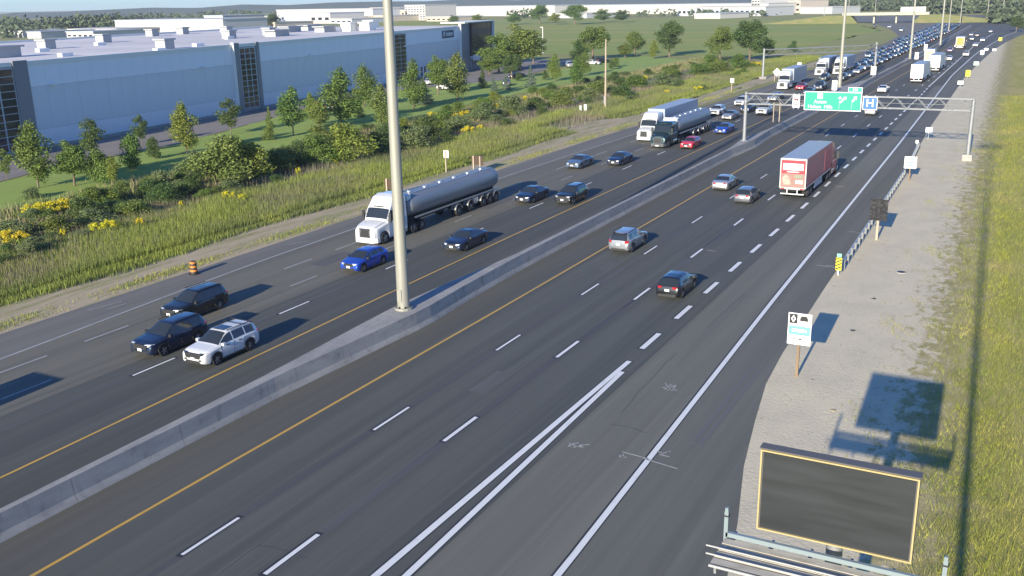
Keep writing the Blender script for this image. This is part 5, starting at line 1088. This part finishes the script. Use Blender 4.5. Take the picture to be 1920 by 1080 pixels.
    n = 28; bb = MB(); st = [(x0+.0,.10),(x0-.03,.55),(x0-.12,.82),(x0-.30,.95),(x0-.55,1.0)]+[(x0-.55-(length-1.1)*k/12, 1.0) for k in range(1, 13)]+[(x1+.30,.95),(x1+.12,.82),(x1+.03,.55),(x1,.10)]; v = []
    zc, ry, rz_ = 2.42, 1.26, 1.02
    for (x, s) in st:
        for i in range(n):
            a = 2*math.pi*i/n; ca, sa = math.cos(a), math.sin(a); v.append((x, ry*s*math.copysign(abs(ca)**.85, ca), zc+rz_*s*math.copysign(abs(sa)**.85, sa)))
    f = [(k*n+i, k*n+(i+1) % n, (k+1)*n+(i+1) % n, (k+1)*n+i) for k in range(len(st)-1) for i in range(n)]+[tuple(range(n)), tuple(range((len(st)-1)*n, len(st)*n))]
    tk = bb.add(v, f).build('tank', M_TANK, t, 40)
    for k in range(7): x = x0-1.0-(length-2.0)*k/6; pt('tank_band', MB().tube((x-.02,0,zc), (x+.02,0,zc), 1.0, 1.0, 28), M_TANK, tk).scale = (1, ry*1.006, 1); 
    for o in [q for q in tk.children]: 
        o.location = (0, 0, zc*(1-rz_*1.002)); o.scale = (1, ry*1.002, rz_*1.002)
    for k in range(6): x = x0-1.8-(length-3.6)*k/5; pt('manhole_lid', MB().tube((x,0,zc+rz_-.06), (x,0,zc+rz_+.08), .24, .24, 12), M_ALU, tk)
    for s in (-1, 1): pt('top_rail', MB().tube((x0-.6,s*.55,zc+rz_+.02), (x1+.6,s*.55,zc+rz_+.02), .03, .03, 6), M_ALU, tk); pt('side_rail', MB().box(x1+.3, x0-.8, *sorted((s*1.08, s*1.22)), 1.30, 1.42), M_ALU, t)
    pt('front_cover', MB().prism([(x0-.55,3.1),(x0+.04,3.0),(x0+.08,3.40),(x0-.5,3.56)], 'y', -1.0, 1.0), M_CREAM, tk)
    pt('trailer_frame', MB().box(x1+.2, x0-.3, -.5, .5, .85, 1.42), M_BLACK)
    for x in ([x1+.9, x1+2.2, x1+3.5, x1+6.0, x1+8.3] if length > 14 else [x1+.9, x1+2.2]):
        axle(x)
        for s in (-1, 1):
            fb = MB(); pts = [(x+.66*math.cos(a), .52+.66*math.sin(a)) for a in np.linspace(.25, math.pi-.25, 9)]
            for q0_, q1_ in zip(pts[:-1], pts[1:]): fb.bar((q0_[0], s*1.0, q0_[1]), (q1_[0], s*1.0, q1_[1]), .62, .02)
            fb.build('fender', M_ALU, t)
    pt('valve_box', MB().box(x1+4.4, x1+5.4, -1.15, 1.15, .6, 1.2), M_ALU); pt('rear_bumper', MB().box(x1-.02, x1+.1, -1.15, 1.15, .5, .7), M_ALU)
    for s in (-1, 1): pt('taillight', MB().box(x1-.05, x1-.02, *sorted((s*.7, s*1.1)), .75, .9), M_TAIL)
    return t, tk, x0, x1
def fy(px, py): return W(px, py, .40)[1]+.1
semi(-49.0, fy(705, 456), -1, 'white', 'white semi truck hauling a polished tank trailer behind the near mast', 'tank', 16.5)
semi(-48.9, fy(1222, 262), -1, 'white', 'white semi truck with a blue-grey box trailer beside the dark tanker', 'van', 15.5, mat('trailer_side_bluegrey', (.34,.40,.50), .4, .2))
semi(-44.9, fy(1258, 275), -1, 'teal', 'dark green semi truck with a tank trailer beside the red car', 'tank', 15.5, fair=False)
semi(-48.9, fy(1490, 166), -1, 'white', 'white semi truck with grey box trailer, first of the three far trucks', 'van', 13, mat('trailer_side_grey', (.30,.34,.40), .4, .2))
semi(-48.9, fy(1553, 140), -1, 'white', 'white semi truck with grey trailer left of the second mast', 'van', 13, mat('trailer_side_grey', (.30,.34,.40), .4, .2), fair=False)
semi(-45.4, fy(1594, 138), -1, 'white', 'white semi truck with grey trailer right of the second mast', 'van', 13, mat('trailer_side_grey', (.30,.34,.40), .4, .2))
# red-doored trailer eastbound: rear at that pixel
M_RED = mat('trailer_red', (.55,.035,.05), .4)
LEN = 13.2; yr = fy(1490, 367)
t, tr, x0, x1 = semi(-20.75, yr+LEN+5.25, 1, 'red', 'red semi truck whose trailer has red rear doors and a white panel', 'van', LEN, mat('trailer_side_taupe', (.42,.13,.13), .45, n1=((.5,.5,1), (.30,.14,.14), .4, .7)), rear=mat('door_beige', (.25,.17,.14), .5, n1=((1.4,1.4,1.4), (.36,.14,.13), .45, .6)))
MB().box(x1-.10, x1-.075, -1.17, 1.17, 2.62, 3.92).build('red_panel', M_RED, tr)
wp = MB().box(x1-.13, x1-.101, -1.0, 1.0, 2.95, 3.62).build('white_panel', M_SIGNW, tr)
for k in range(2): MB().box(x1-.14, x1-.131, *((-.85, -.15) if k else (.1, .85)), 3.12, 3.45).build('pale_print', mat('pale_grey_print', (.58,.56,.54), .5), wp)
MB().box(x1-.14, x1-.102, -.6, .6, 2.74, 2.82).build('print_line', M_SIGNW, tr)
MB().prism([(.1,1.5),(.9,1.45),(1.05,2.1),(.75,2.5),(.35,2.3)], 'x', x1-.09, x1-.072).build('printed_picture', mat('pink_print', (.45,.20,.18), .5, n1=((3,3,3), (.48,.36,.28), .4, .6)), tr)
MB().prism([(-.9,2.2),(-.15,2.2),(-.15,2.5),(-.9,2.5)], 'x', x1-.09, x1-.072).build('printed_picture', mat('olive_print', (.22,.24,.18), .5), tr)
MB().box(x1-.10, x1-.072, -1.0, -.3, 1.62, 1.95).build('white_label', M_SIGNW, tr)
MB().box(x1, x0-.3, -1.315, -1.312, 1.27, 1.42).build('red_stripe', mat('dull_red', (.36,.10,.12), .5), tr); MB().box(x0-4.0, x0-.5, -1.306, -1.292, 1.45, 3.6).build('red_side_panel', mat('faded_red', (.42,.09,.10), .5), tr)
M_TW = mat('trailer_cream', (.66,.65,.58), .5, n1=((1.5,1.5,1.5), (.60,.58,.50), .4, .7))
for i, (px, py, X, ln, h_, m) in enumerate(((1740,153,-24.7,14,0,M_TW),(1763,132,-24.4,14,0,M_TW),(1797,90,-26.5,9,0,mat('orange_box', (.68,.27,.03), .5)))):
    semi(X, fy(px, py)+ln+5.25, 1, 'white', ['white box-trailer truck seen from behind, nearest of the far eastbound trucks', 'tall white box-trailer truck just ahead of another white truck', 'orange box truck far down the eastbound lanes'][i], 'van', ln, m, rear=m, fair=i != 1)
semi(-28.3, fy(1755, 118)+10, 1, 'beige', 'tan truck half hidden left of the tall white trailer', 'van', 6, mat('trailer_tan', (.40,.38,.28), .5), fair=False)
# the box truck left of the frame that throws the dark shadow at the left edge
semi(-46.9, 32.4-12.9-17.5, -1, 'white', 'box-trailer truck at the left whose shadow falls across the outer westbound lane', 'van', 12, None)

# ---------------------------------------------------------------- thin late-afternoon haze
hz = MB().box(-5500, 5500, -1200, 8000, -3, 48).build('haze', None); hz['kind'] = 'stuff'
hm_ = bpy.data.materials.new('haze_air'); hm_.use_nodes = True; hn = hm_.node_tree; hn.nodes.clear()
ho = hn.nodes.new('ShaderNodeOutputMaterial'); hv = hn.nodes.new('ShaderNodeVolumePrincipled'); hv.inputs['Color'].default_value = (.80, .88, 1, 1); hv.inputs['Density'].default_value = .00012; hv.inputs['Anisotropy'].default_value = .1
hn.links.new(hv.outputs[0], ho.inputs['Volume']); hz.data.materials.append(hm_)
